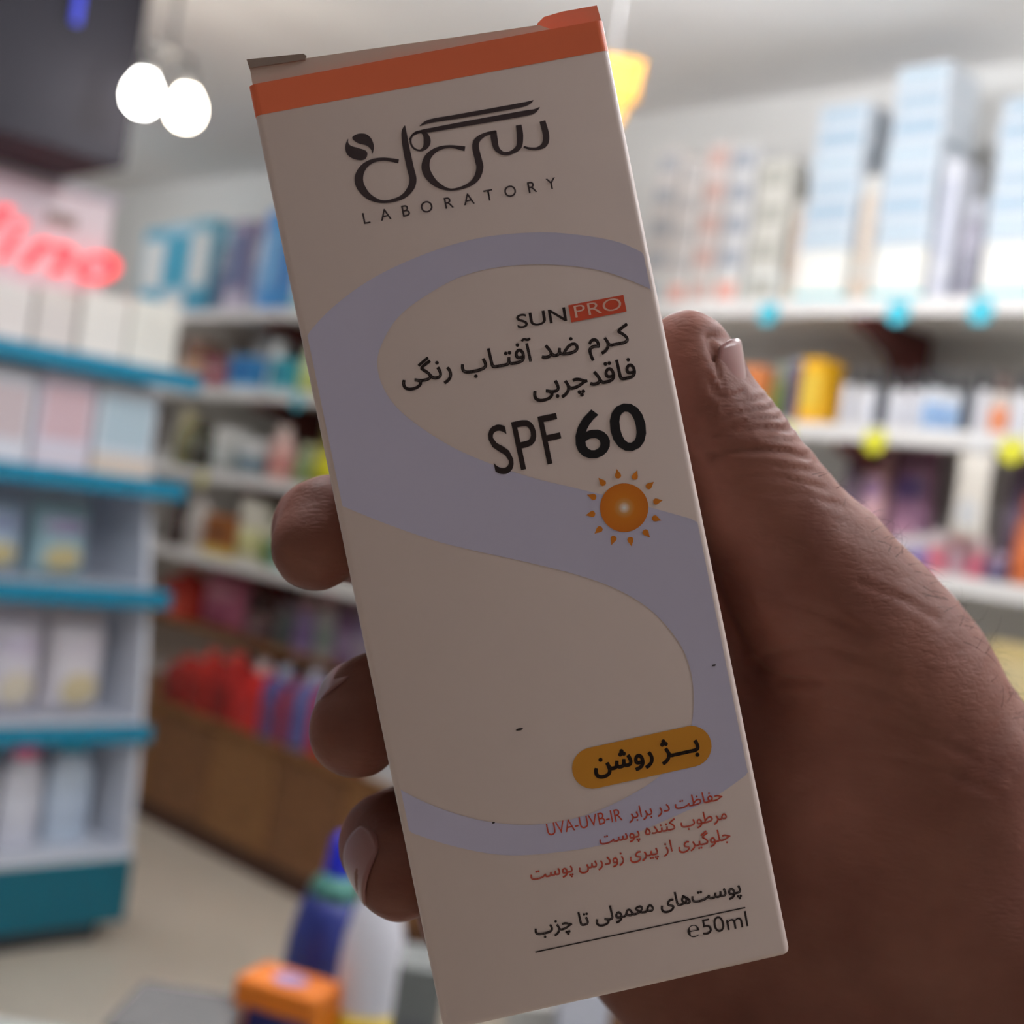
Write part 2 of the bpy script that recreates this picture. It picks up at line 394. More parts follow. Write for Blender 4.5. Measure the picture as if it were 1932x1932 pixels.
# third shelf, left
row(WF, SH[2], .06, [
    (318, 346, 772, 'bottle', .08, ((140, 134, 92), (120, 116, 80), (190, 180, 140)), 'olive bottle at the left end of the third shelf'),
    (347, 378, 790, 'bottle', .08, ((84, 84, 66), (60, 56, 46), (70, 64, 50)), 'dark olive-brown bottle second from the left on the third shelf'),
    (392, 432, 806, 'jar', .1, ((196, 196, 190), (180, 184, 180), (206, 204, 198)), 'off-white jar beside the dark bottle on the third shelf'),
    (434, 484, 826, 'jar', .1, ((190, 196, 198), (110, 130, 140), (206, 206, 202)), 'white jar with a grey-blue label on the third shelf'),
    (490, 534, 802, 'shampoo', .08, ((224, 180, 170), (206, 140, 130), (222, 200, 190)), 'pink bottle on the third shelf left of the held carton'),
    (544, 574, 836, 'bottle', .08, ((160, 176, 130), (130, 150, 90), (180, 186, 150)), 'pale green bottle between the pink and the yellow ones on the third shelf'),
    (576, 640, 800, 'bottle', .08, ((150, 140, 40), (206, 200, 30), (120, 110, 40)), 'olive and bright yellow bottle just above the index finger')])
# fourth shelf, left
row(WF, SH[3], .05, [
    (302, 328, 938, 'bottle', .08, ((78, 58, 50), (64, 50, 44), (60, 44, 40)), 'dark brown bottle at the left end of the fourth shelf'),
    (334, 376, 928, 'shampoo', .08, ((204, 198, 190), (180, 172, 166), (190, 180, 172)), 'off-white bottle beside the dark brown one on the fourth shelf'),
    (380, 434, 972, 'carton', .1, ((170, 104, 52), (130, 80, 44), (206, 180, 90)), 'orange-brown carton with a yellow base on the fourth shelf'),
    (438, 478, 944, 'jar', .09, ((210, 204, 188), (200, 196, 140), (206, 200, 184)), 'cream jar on the fourth shelf right of the orange-brown carton'),
    (480, 510, 990, 'jar', .09, ((120, 140, 80), (90, 120, 60), (200, 196, 170)), 'small green jar on the fourth shelf left of the index finger'),
    (512, 574, 1010, 'plain_carton', .1, ((140, 180, 170), (120, 164, 156), W_), 'pale sea-green carton under the index finger on the fourth shelf')])
# brown shelf, left
row(WF, z5, .19, [
    (300, 362, 1072, 'jug', .11, ((196, 54, 40), (214, 84, 64), (206, 70, 54)), 'tall red jug on the brown shelf next to the display unit'),
    (366, 448, 1082, 'pouch', .1, ((206, 120, 150), (170, 84, 120), (224, 160, 180)), 'pink pouch on the brown shelf right of the tall red jug'),
    (456, 500, 1150, 'jar', .09, ((150, 120, 110), (120, 96, 100), (130, 100, 96)), 'dull brown jar on the brown shelf beside the pink pouch'),
    (504, 532, 1130, 'bottle', .08, ((130, 140, 136), (110, 120, 120), (150, 140, 150)), 'grey-green bottle on the brown shelf'),
    (540, 576, 1128, 'shampoo', .07, ((178, 160, 206), (160, 140, 196), (226, 176, 180)), 'lilac bottle with a pink cap, leftmost of the lilac pair on the brown shelf'),
    (580, 612, 1120, 'shampoo', .07, ((206, 206, 206), (170, 190, 180), (206, 150, 160)), 'white bottle with a rosy cap between two lilac bottles'),
    (616, 652, 1130, 'shampoo', .07, ((150, 120, 160), (190, 170, 206), (130, 90, 110)), 'purple bottle on the brown shelf left of the carton edge'),
    (654, 694, 1136, 'shampoo', .07, ((184, 170, 214), (206, 200, 220), (200, 160, 170)), 'lilac bottle against the carton edge above the middle finger')])
# red jugs on the bench
row(WF, zb, .0, [
    (304, 344, 1236, 'jug', .13, ((150, 40, 34), (120, 30, 28), (196, 60, 46)), 'dark red jug on the bench closest to the display unit'),
    (346, 388, 1226, 'jug', .13, ((176, 44, 36), (140, 36, 32), (206, 70, 52)), 'second red jug from the left on the bench'),
    (390, 434, 1232, 'jug', .13, ((170, 40, 36), (130, 34, 34), (212, 64, 50)), 'third red jug from the left on the bench'),
    (437, 482, 1248, 'jug', .13, ((206, 44, 40), (190, 50, 50), (222, 200, 196)), 'bright red jug with a white cap left of the blue one'),
    (485, 513, 1256, 'jug', .13, ((92, 92, 150), (110, 70, 110), (190, 196, 210)), 'dusty blue jug with a pale cap on the bench'),
    (515, 536, 1280, 'jug', .13, ((160, 44, 52), (140, 50, 64), (190, 90, 90)), 'slim red jug squeezed between the two blue jugs'),
    (538, 572, 1266, 'jug', .13, ((110, 110, 168), (90, 90, 150), (196, 200, 214)), 'blue-violet jug with a pale cap left of the middle finger'),
    (575, 676, 1262, 'jug', .16, ((206, 40, 34), (190, 36, 32), (232, 230, 226)), 'largest bright red jug with a white cap behind the middle finger'),
    (684, 768, 1300, 'jug', .13, ((224, 222, 222), (206, 206, 210), (200, 196, 200)), 'white jug between the middle and ring fingers')])

# top shelf, right: stacks of small cartons
def ordinal(n): return ['bottom', 'second', 'third', 'fourth', 'fifth', 'sixth', 'seventh'][n]
stk = [(1216, 1262, 5, 280, [(214, 206, 200), (170, 172, 176)], 'grey-printed'), (1266, 1306, 5, 300, [(220, 212, 206), (190, 186, 184)], 'pale'), (1310, 1350, 5, 268, [(220, 208, 202), (206, 170, 160)], 'pink-printed'),
       (1354, 1404, 5, 272, [(214, 212, 210), (160, 164, 172)], 'blue-grey-printed'), (1412, 1474, 4, 300, [(210, 206, 196), (176, 174, 164)], 'taupe-printed')]
for ci, (p0, p1, n, pt, (cb, cl), adj) in enumerate(stk):
    y = .06; a, b = x_for_px(WF, p0, y, SH[0] + .15), x_for_px(WF, p1, y, SH[0] + .15)
    tot = z_for_py(WF, (a + b) / 2, y, pt) - SH[0]; h = tot / n
    for k in range(n):
        c2 = (226, 226, 220) if k == 0 else cb
        l2 = (222, 160, 146) if (k == 0 and ci in (1, 3)) else cl
        j = random.uniform(-.004, .004)
        product('plain_carton', WF, (a + b) / 2 + j, y + .06, SH[0] + h * k, (b - a) * .94, .12, h * .985, (c2, l2, cl),
                f'small {adj} carton, {ordinal(k)} from below in its stack on the top shelf', 'small stacked cartons on the top shelf')
big = [(1500, 1596, 7, 196, 'first', .05), (1640, 1742, 8, 120, 'second', .05), (1846, 1944, 7, 180, 'last', .05)]
for ci, (p0, p1, n, pt, nth, y) in enumerate(big):
    a, b = x_for_px(WF, p0, y, SH[0] + .06), x_for_px(WF, p1, y, SH[0] + .06)
    tot = min(z_for_py(WF, (a + b) / 2, y, pt), CEIL - .02) - SH[0]; h0 = .15; h = (tot - h0) / (n - 1)
    for k in range(n):
        hh = h0 if k == 0 else h; z = SH[0] + (0 if k == 0 else h0 + h * (k - 1))
        cols = ((232, 230, 222), (236, 233, 226), (120, 190, 196)) if k == 0 else ((204, 209, 215), [(168, 186, 199), (180, 196, 206), (158, 180, 196)][k % 3], (196, 205, 212))
        product('carton', WF, (a + b) / 2 + random.uniform(-.006, .006), y + .08, z, (b - a) * .97, .16, hh * .985, cols,
                f'pale {"white and teal" if k == 0 else "blue"} carton, {ordinal(k) if k < 7 else "top"}{" one" if k == 0 else " up"} in the {nth} tall top-shelf stack', 'tall stacks of pale blue cartons')
row(WF, SH[0], .07, [
    (1606, 1634, 330, 'carton', .12, ((218, 214, 206), (220, 204, 188), (218, 198, 180)), 'narrow cream carton between the first and second tall stacks'),
    (1752, 1784, 300, 'carton', .12, ((214, 214, 220), (190, 192, 204), (196, 196, 206)), 'narrow white carton right of the second tall stack'),
    (1788, 1832, 370, 'shampoo', .08, ((176, 172, 184), (150, 148, 160), (206, 206, 214)), 'lavender-grey bottle left of the last tall stack'),
    (1480, 1497, 380, 'carton', .1, ((216, 208, 198), (212, 192, 176), (210, 196, 178)), 'slim cream carton left of the first tall stack')])
# second shelf, right
row(WF, SH[1], .05, [
    (1392, 1429, 690, 'plain_carton', .1, ((226, 140, 84), (206, 110, 60), ORG), 'orange carton beside the thumb nail on the second shelf'),
    (1431, 1457, 680, 'bottle', .07, ((130, 144, 84), (110, 130, 60), (150, 160, 140)), 'green bottle right of the orange carton'),
    (1459, 1480, 672, 'bottle', .07, ((150, 160, 160), (130, 150, 140), (170, 176, 190)), 'grey bottle between the green and purple packs'),
    (1482, 1502, 690, 'plain_carton', .08, ((104, 84, 110), (90, 70, 100), PUR), 'slim purple carton left of the yellow one'),
    (1504, 1546, 676, 'plain_carton', .1, ((236, 176, 30), (226, 190, 70), YEL), 'bright yellow carton on the second shelf beside the wooden bracket')])
bl = [(1562, 1584, 0), (1594, 1626, 0), (1632, 1650, 1), (1656, 1684, 0), (1690, 1716, 0), (1720, 1752, 2), (1756, 1786, 2), (1792, 1812, 1), (1818, 1842, 0), (1848, 1880, 3), (1888, 1918, 0)]
for k, (p0, p1, v) in enumerate(bl):
    cols = [((226, 224, 226), (216, 216, 222), BLK), ((92, 96, 104), (70, 74, 84), BLK), ((222, 224, 228), (150, 180, 216), BLK), ((220, 206, 196), (226, 140, 96), (96, 76, 70))][v]
    row(WF, SH[1], .05, [(p0, p1, 684 + (k * 7) % 11 + k, 'bottle', .06, cols,
        ['white', 'dark grey', 'white and blue', 'pale orange-labelled'][v] + f' black-capped bottle, {["leftmost", "second from left", "third from left", "fourth from left", "fifth from left", "middle one", "fifth from right", "fourth from right", "third from right", "second from right", "rightmost"][k]} in the row on the second shelf')], 'black-capped bottles on the second shelf')
# third shelf, right
row(WF, SH[2], .15, [
    (1558, 1600, 850, 'shampoo', .08, ((150, 130, 150), (120, 100, 130), (92, 70, 100)), 'dim mauve bottle on the third shelf behind the thumb'),
    (1604, 1652, 846, 'pouch', .07, ((222, 176, 180), (206, 150, 160), (190, 150, 190)), 'pale pink pouch on the third shelf'),
    (1656, 1738, 840, 'pouch', .08, ((140, 100, 124), (176, 130, 150), (84, 60, 110)), 'large mauve and violet pouch on the third shelf'),
    (1868, 1960, 850, 'pouch', .1, ((128, 110, 132), (110, 90, 116), (100, 84, 110)), 'large dusky purple pouch at the right edge of the third shelf')])
row(WF, SH[2], .005, [
    (1664, 1694, 1010, 'jar', .05, ((206, 200, 206), (150, 130, 180), (222, 214, 214)), 'small white jar with a violet label, leftmost in front on the third shelf'),
    (1698, 1728, 1004, 'jar', .05, ((170, 150, 196), (150, 130, 186), (214, 206, 206)), 'small violet jar at the front of the third shelf'),
    (1732, 1766, 1000, 'jar', .05, ((226, 140, 150), (214, 120, 136), (222, 206, 206)), 'small rose-pink jar at the front of the third shelf'),
    (1770, 1800, 996, 'jar', .05, ((206, 180, 184), (196, 160, 170), (206, 150, 150)), 'small pale rose jar between two pinker jars'),
    (1804, 1838, 1012, 'jar', .05, ((226, 136, 146), (206, 110, 130), (216, 190, 190)), 'small pink jar right of the pale rose one'),
    (1842, 1884, 1040, 'jar', .05, ((120, 100, 130), (96, 84, 116), (150, 130, 150)), 'small dark violet jar near the right edge of the third shelf'),
    (1888, 1940, 930, 'bottle', .06, ((190, 104, 64), (206, 110, 60), (150, 80, 56)), 'orange-brown bottle at the right edge of the third shelf')])
# cream hanging packet clipped to the second shelf edge
z = SH[1]; x = x_for_px(WF, 1838, -.012, z - .1)
t = thing('hanging_packet', 'cream and white strip packet hanging from the second shelf edge', 'packet', WF @ T((x, -.012, z - .03)))
obj('hang_tab', box_mesh('hang_tab', -.012, .012, -.001, .001, -.012, .03), M_WHITE, t)
hp = pouch_body(); obj('packet_body', hp, mat('packet_film', (222, 214, 202), .4), t, T((0, 0, -.215)) @ S(.085, .02, .215))
obj('printed_emblem', pouch_print(.1, .42, -.3, .3), mat('packet_print', (206, 206, 206), .4), t, T((0, 0, -.215)) @ S(.085, .02, .215))
row(WF, SH[3], .03, [(1846, 1940, 1215, 'plain_carton', .12, ((206, 184, 130), (214, 196, 150), CRE), 'tan carton on the fourth shelf at the right edge beside the wrist')])

# yellow dangler hung from the ceiling beside the carton
p0 = ray(1175, 110) * 3.15 + Vector((0, 0, CAMZ))
t = thing('hanging_sign', 'yellow tapered cardboard sign hanging from the ceiling behind the carton', 'sign', T(p0))
M_YC = mat('yellow_card', (200, 138, 36), .6, vary=.05, scale=8)
hs = .265
obj('upper_panel', prism('upper_panel', [(-.075, -.105), (-.09, 0), (.055, 0), (.045, -.105)], -.012, .012, 'y', .003), M_YC, t)
obj('lower_panel', prism('lower_panel', [(-.07, -hs), (-.065, -.107), (.033, -.107), (-.02, -hs)], -.009, .009, 'y', .003), mat('deep_yellow_card', (190, 136, 52), .6), t)
obj('string', tube('string', [(-.02, 0, -.002), (-.02, 0, CEIL - p0.z)], .0015, 6), M_WHITE, t)

# ------------------------------------------------------------------ blue-edged display unit
M_UW = mat('display_white_board', (222, 226, 236), .45)
M_UB = mat('display_blue_edge', (22, 128, 162), .4)
M_TEAL = mat('display_teal_base', (8, 98, 118), .45)
UE = 2.2
t = thing('display_unit', 'white shop display unit with teal shelf edges and teal base', 'display unit', UF)
LV = [1.78, 1.44, 1.10, .68]
obj('base', box_mesh('base', -.6, UE, .0, .54, .07, .27, .004), M_TEAL, t)
obj('deck', box_mesh('deck', -.6, UE, .004, .54, .27, .285), M_UW, t)
obj('foot', box_mesh('foot', -.55, UE - .06, .06, .5, 0, .07), mat('dark_plastic_foot', (70, 70, 74), .6), t)
obj('back_panel', box_mesh('back_panel', -.6, UE - .0, .54, .555, .07, 2.0), M_UW, t)
side = [(.54, .285), (.02, .285), (.05, .66), (.1, 1.0), (.2, 1.42), (.3, 1.765), (.54, 1.765)]
for xs in (UE - .02, -.6): obj('side_panel', prism('side_panel', side, xs, xs + .02, 'x'), M_UW, t)
for i, z in enumerate(LV):
    s = obj('shelf', box_mesh('shelf', -.6, UE, .014, .54, z - .022, z), M_UW, t)
    obj('shelf_edge', box_mesh('shelf_edge', -.6, UE + .004, -.004, .02, z - .05, z + .006, .004), M_UB, s)

# illuminated sign above the unit
t = thing('shop_sign', 'white illuminated sign panel with red script lettering above the display unit', 'sign', UF @ T((0, .44, 2.0)))
obj('panel', box_mesh('panel', -.6, 2.06, 0, .05, -.2, .345, .006), mat('sign_white_panel', (226, 214, 222), .4), t)
obj('top_rail', box_mesh('top_rail', -.6, 2.07, -.02, .05, .31, .345, .004), mat('sign_rail', (190, 186, 196), .4), t)
M_NEON = mat('red_letter_glow', (255, 62, 70), .4, emit=1.25)
def text_mesh(s, size=1.0, offset=0.0, extrude=0.0, spacing=1.0, shear=0.0, res=4):
    c = bpy.data.curves.new('lettering', 'FONT'); c.body = s; c.size = size; c.offset = offset; c.extrude = extrude
    c.space_character = spacing; c.shear = shear; c.resolution_u = res
    o = bpy.data.objects.new('lettering', c); COL.objects.link(o)
    dg = bpy.context.evaluated_depsgraph_get(); dg.update()
    me = bpy.data.meshes.new_from_object(o.evaluated_get(dg))
    bpy.data.objects.remove(o); bpy.data.curves.remove(c)
    me.materials.clear()
    return me
def bounds(me):
    co = np.empty(len(me.vertices) * 3); me.vertices.foreach_get('co', co); co = co.reshape(-1, 3)
    return co.min(0), co.max(0)
ly = .44
xo1 = x_for_px(UF, 214, ly, 2.1)
cur = xo1
for ch, wpx0, wpx1 in (('o', 142, 214), ('n', 40, 130), ('i', -2, 34), ('l', -60, 8)):
    me = text_mesh(ch, 1, -.006, .02, 1, .32)
    lo, hi = bounds(me)
    a, b = x_for_px(UF, wpx0, ly, 2.1), x_for_px(UF, wpx1, ly, 2.1)
    s = (b - a) / (hi[0] - lo[0]); sy = .205
    zc = z_for_py(UF, (a + b) / 2, ly, {'o': 532, 'n': 512, 'i': 492, 'l': 470}[ch]) - 2.0
    Mx = Matrix(((s, 0, 0, a - lo[0] * s), (0, 0, -1, -.021), (0, sy, 0, zc), (0, 0, 0, 1)))
    obj('letter', me, M_NEON, t, Mx)
pg = obj('small_print', box_mesh('small_print', -.05, .05, -.003, .0, -.02, .02), mat('brown_print', (150, 130, 126), .5), t, T((x_for_px(UF, 118, ly, 2.25), 0, z_for_py(UF, 1.8, ly, 402) - 2.0)))

# blue light strip on the fascia
z0, x0 = 2.78, x_for_px(UF, 146, .03, 2.78)
t = thing('blue_light', 'small blue glowing light strip on the dark fascia', 'light', UF @ T((x0, .024, z0)))
obj('housing', box_mesh('housing', -.028, .028, 0, .006, -.09, .09, .002), mat('black_plastic', (30, 30, 34), .5), t)
obj('tube', tube('tube', [(0, -.008, -.08), (0, -.008, .08)], .012), mat('blue_glow', (60, 70, 190), .4, emit=.9), t)

# goods on the display unit
def urow(z, items): row(UF, z, .06, items)
row(UF, LV[0], .2, [
    (-70, 58, 530, 'plain_carton', .2, ((226, 220, 216), (222, 214, 210), W_), 'large white carton on top of the display unit cut by the left frame edge'),
    (62, 140, 548, 'plain_carton', .2, ((220, 212, 206), (214, 206, 202), W_), 'middle white carton on top of the display unit below the red letters'),
    (146, 236, 556, 'plain_carton', .2, ((230, 226, 220), (226, 222, 216), W_), 'white carton on top of the display unit under the last red letter'),
    (238, 330, 570, 'plain_carton', .2, ((228, 226, 218), (224, 222, 214), W_), 'rightmost white carton on top of the display unit')])
row(UF, LV[1], .12, [
    (-60, 56, 690, 'plain_carton', .22, ((226, 226, 232), (214, 196, 198), W_), 'white carton at the frame edge under the top blue shelf'),
    (60, 168, 706, 'carton', .22, ((226, 220, 232), (222, 190, 196), (222, 214, 222)), 'white carton with a pink print under the top blue shelf'),
    (172, 286, 728, 'carton', .22, ((222, 226, 232), (190, 210, 220), (222, 206, 190)), 'white carton with blue and peach prints under the top blue shelf')])
row(UF, LV[2], .22, [
    (-56, 52, 936, 'pouch', .14, ((170, 190, 206), (206, 190, 140), (150, 160, 190)), 'blue-grey pouch with a gold emblem at the frame edge'),
    (58, 176, 944, 'pouch', .14, ((160, 190, 196), (206, 190, 140), (160, 150, 180)), 'sea-green pouch with a gold emblem right of the blue-grey one')])
row(UF, LV[3], .16, [
    (-30, 84, 1150, 'pouch', .16, ((222, 216, 224), (224, 212, 190), (206, 196, 214)), 'plump white pouch at the frame edge on the third display shelf'),
    (88, 204, 1158, 'pouch', .16, ((224, 218, 222), (216, 200, 160), (214, 206, 214)), 'plump white pouch with a gold mark on the third display shelf')])
row(UF, .285, .14, [
    (-70, -4, 1400, 'shampoo', .1, ((222, 222, 232), (206, 200, 206), (90, 180, 200)), 'white bottle cut by the left frame edge on the lowest display level'),
    (2, 84, 1396, 'shampoo', .1, ((226, 226, 236), (222, 223, 233), (240, 100, 150)), 'white bottle with a bright pink cap on the lowest display level'),
    (90, 178, 1386, 'shampoo', .1, ((200, 214, 230), (192, 206, 224), (40, 150, 180)), 'pale blue bottle with a teal cap on the lowest display level')])

# ------------------------------------------------------------------ counter in front, with a few goods
CT = .94
M_CNT = mat('grey_counter_top', (176, 180, 176), .3, vary=.05, scale=6)
t = thing('counter', 'pale grey shop counter under the orange box, just below the frame', 'counter', Matrix.Identity(4))
obj('worktop', box_mesh('worktop', -1.6, 1.2, .62, 1.30, CT - .04, CT, .004), M_CNT, t)
obj('front', box_mesh('front', -1.56, 1.16, .66, 1.26, 0, CT - .04), mat('counter_front', (150, 150, 148), .5), t)
def on_plane(px, py, z):
    r = ray(px, py); return r * ((z - CAMZ) / r.z) + Vector((0, 0, CAMZ))
zt = 1.075
A, B, C = on_plane(443, 1842, zt), on_plane(596, 1888, zt), on_plane(659, 1857, zt)
ex = (B - A); wx = ex.length; ang = math.atan2(ex.y, ex.x)
ey = Vector((-math.sin(ang), math.cos(ang), 0)); wy = abs((C - B).dot(ey))
ctr = A + ex / 2 + ey * wy / 2
t = thing('orange_box', 'orange cardboard box with a blue dot on top, on the counter', 'box', T((ctr.x, ctr.y, CT)) @ Matrix.Rotation(ang, 4, 'Z'))
M_OR = mat('orange_card', (232, 126, 36), .45)
h = zt - CT
obj('body', box_mesh('body', -wx / 2, wx / 2, -wy / 2, wy / 2, 0, h, .0025), M_OR, t)
obj('top_dot', lathe('top_dot', [(0, 0), (.016, 0), (.016, .0006), (0, .0006)]), mat('lilac_print', (150, 140, 190), .5), t, T((0, 0, h)) @ S(1, .8, 1))
obj('front_print', box_mesh('front_print', -wx * .3, wx * .46, -wy / 2 - .0006, -wy / 2 + .001, .01, h * .84), mat('navy_print', (40, 40, 92), .5), t)
# blue spray-type bottle leaning
p = on_plane(566, 1850, 1.08)
def place(px, py, d): return ray(px, py) * d + Vector((0, 0, CAMZ))
d2 = 1.30 - .06
base, topp = place(560, 1960, d2), place(652, 1600, d2)
base.z = CT
ax = (topp - base); L = ax.length
q = Vector((0, 0, 1)).rotation_difference(ax.normalized()).to_matrix().to_4x4()
t = thing('blue_bottle', 'tilted blue bottle with a green collar and bright blue cap behind the orange box', 'bottle', T(base + Vector((0, 0, .012))) @ q)
obj('body', lathe('body', [(0, 0), (.028, 0), (.032, .006), (.032, L * .56), (.029, L * .68), (.022, L * .77), (0, L * .77)]), mat('blue_plastic', (50, 60, 128), .3), t)
obj('collar', lathe('collar', [(0, L * .75), (.0245, L * .75), (.021, L * .80), (.013, L * .84), (0, L * .84)]), mat('green_plastic', (70, 130, 120), .35), t)
obj('cap', lathe('cap', [(0, L * .83), (.0135, L * .83), (.014, L * .84), (.0125, L * .98), (.009, L), (0, L)]), mat('bright_blue_plastic', (36, 44, 190), .3), t)
d3 = 1.16
xw = place(690, 1800, d3)
top = place(706, 1690, d3).z; hb = top + .03 - CT
t = thing('white_bottle', 'white plastic bottle with a yellow label beside the orange box', 'bottle', T((xw.x + .006, xw.y, CT)))
obj('body', lathe('body', [(0, 0), (.026, 0), (.028, .005), (.028, hb * .62), (.0265, hb * .72), (.021, hb * .82), (.014, hb * .88), (0, hb * .88)], sy=.8), mat('white_bottle_plastic', (222, 220, 228), .3), t)
obj('label', lathe('label', [(.0278, .02), (.0285, .02), (.0285, .112), (.0278, .112)], sy=.8), mat('yellow_label', (206, 176, 40), .4), t)
lb = prism('red_mark', [(-.008, .03), (.008, .03), (.008, .095), (-.008, .095)], -.0005, .0005, 'y')
obj('red_mark', lb, mat('red_print', (200, 60, 50), .4), t, T((.016, -.0192, 0)) @ Matrix.Rotation(.9, 4, 'Z'))
obj('cap', lathe('cap', [(0, hb * .87), (.0145, hb * .87), (.015, hb * .9), (.012, hb * .99), (.009, hb), (0, hb)]), M_WHITE, t)
def cbox(px0, px1, pyt, d, dep, cols, label, rz=0.0):
    a, b = place(px0, pyt, d), place(px1, pyt, d)
    wd = (b - a).length; hh = max(.03, (a.z + b.z) / 2 - CT)
    t = product('plain_carton', Matrix.Identity(4), (a.x + b.x) / 2, (a.y + b.y) / 2 + dep / 2, CT, wd, dep, hh, cols, label, None, rz)
cbox(196, 420, 1950, 1.05, .1, ((104, 102, 102), (110, 108, 108), GRY), 'grey carton at the bottom edge left of the orange box', -.05)
cbox(752, 842, 1830, 1.02, .06, ((110, 112, 110), (96, 96, 100), GRY), 'dark grey carton behind the lower left corner of the held carton')
cbox(1062, 1156, 1870, 1.08, .05, ((214, 214, 226), (120, 140, 190), W_), 'white carton with a blue panel peeking under the held carton')
cbox(960, 1050, 1900, 1.10, .05, ((196, 192, 186), (150, 146, 126), W_), 'beige carton peeking under the middle of the held carton')

# ------------------------------------------------------------------ the held carton
CW, CH, CDp = .052, .13923, .036
def rz(a): return Matrix.Rotation(a, 4, 'Z')
BOXC = T((.00168, -.0020, -.19192)) @ rz(math.radians(11.56)) @ Matrix.Rotation(math.radians(3.06), 4, 'Y') @ Matrix.Rotation(math.radians(.89), 4, 'X')   # in camera space
BOXM = CAMM @ BOXC
BOXI = BOXC.inverted()
def face(px, py):
    """pixel on the printed face -> (x, y) in metres on that face"""
    o = BOXI @ Vector((0, 0, 0)); q = BOXI @ P(px, py, 100); r = q - o
    h = o + r * (-o.z / r.z); return Vector((h.x, h.y))
carton = thing('held_carton', 'cream sunscreen carton with orange top band held upright in the hand', 'carton', BOXM @ T((0, -CH / 2, 0)))
UP = T((0, CH / 2, 0))
def cpart(name, me, m, parent=None, lab=None):
    o = obj(name, me, m, parent or carton, UP if parent is None else None)
    if lab: o['label'] = lab
    return o
def card(name, rgb, rough=.38, spec=.45):
    return mat(name, rgb, rough, spec)
M_CARD = mat('cream_carton_card', (232, 213, 206), .36, .45, vary=.02, scale=60)
M_INK = card('brown_black_ink', (48, 34, 32)); M_GREYINK = card('charcoal_ink', (70, 56, 58)); M_REDINK = card('red_ink', (208, 76, 52))
body = box_mesh('body', -CW / 2, CW / 2, -CH / 2, CH / 2, -CDp, 0, .0011, 4, True)
cpart('body', body, M_CARD)
def flat(name, pts, z, m, parent=None, lab=None, thick=.00004):
    """flat printed shape on the face, outline in face metres"""
    tri = tessellate_polygon([[Vector((x, y, 0)) for x, y in pts]])
    n = len(pts); vs = [(x, y, z) for x, y in pts]
    fs = []
    for a, b, c in tri:
        (x1, y1), (x2, y2), (x3, y3) = pts[a], pts[b], pts[c]
        fs.append((a, b, c) if (x2 - x1) * (y3 - y1) - (y2 - y1) * (x3 - x1) > 0 else (a, c, b))
    return cpart(name, mesh(name, vs, fs), m, parent, lab)
def smooth_path(pts, n=8, closed=False):
    out = []; m = len(pts); pts = [Vector(p) for p in pts]
    g = (lambda i: pts[i % m]) if closed else (lambda i: pts[min(max(i, 0), m - 1)])
    for i in range(m if closed else m - 1):
        p0, p1, p2, p3 = g(i - 1), g(i), g(i + 1), g(i + 2)
        for k in range(n):
            t = k / n
            out.append(.5 * ((2 * p1) + (p2 - p0) * t + (2 * p0 - 5 * p1 + 4 * p2 - p3) * t * t + (3 * p1 - p0 - 3 * p2 + p3) * t ** 3))
    if not closed: out.append(pts[-1])
    return out
EDGE = CW / 2 - .0010
def clampx(p): return (max(-EDGE, min(EDGE, p[0])), p[1])
# lavender swirl
up_out = smooth_path([(1240, 492), (1170, 458), (1080, 442), (1000, 439), (900, 450), (800, 480), (700, 527), (620, 587), (560, 655)])
low_in = smooth_path([(630, 948), (720, 985), (820, 1020), (900, 1040), (1000, 1062), (1090, 1085), (1160, 1110), (1220, 1145), (1265, 1190), (1295, 1240), (1308, 1300), (1304, 1370), (1280, 1425), (1230, 1475), (1150, 1520), (1080, 1545), (1000, 1556), (920, 1550), (850, 1532), (790, 1508), (730, 1475)])
low_out = smooth_path([(750, 1562), (850, 1595), (950, 1613), (1050, 1608), (1150, 1590), (1250, 1550), (1350, 1502), (1430, 1445)])
in_up = smooth_path([(1350, 992), (1200, 950), (1090, 922), (1000, 900), (900, 865), (830, 830), (760, 780), (725, 735), (712, 690), (720, 650), (750, 600), (800, 560), (870, 522), (950, 503), (1050, 500), (1150, 515), (1260, 560)])
poly = [clampx(face(x, y)) for x, y in up_out + low_in + low_out + in_up]
flat('printed_swirl', poly, .00004, card('lavender_ink', (208, 202, 226)), lab='pale lavender S-shaped swirl')
# orange band
a, b = face(482, 216).y, face(1146, 97).y
yb = (a + b) / 2; yt = CH / 2 - .0002
yt = CH / 2 + .00003
sq = []
for cx, cz, a0 in ((CW / 2 - .0011, -.0011, 0), (-CW / 2 + .0011, -.0011, 90), (-CW / 2 + .0011, -CDp + .0011, 180), (CW / 2 - .0011, -CDp + .0011, 270)):
    sq += [(cx + .00114 * math.cos(math.radians(a0 + 15 * k)), cz + .00114 * math.sin(math.radians(a0 + 15 * k))) for k in range(7)]
cpart('orange_band', prism('orange_band', sq, yb, yt, 'y'), card('orange_ink', (244, 122, 82)), lab='orange band round the top of the carton')

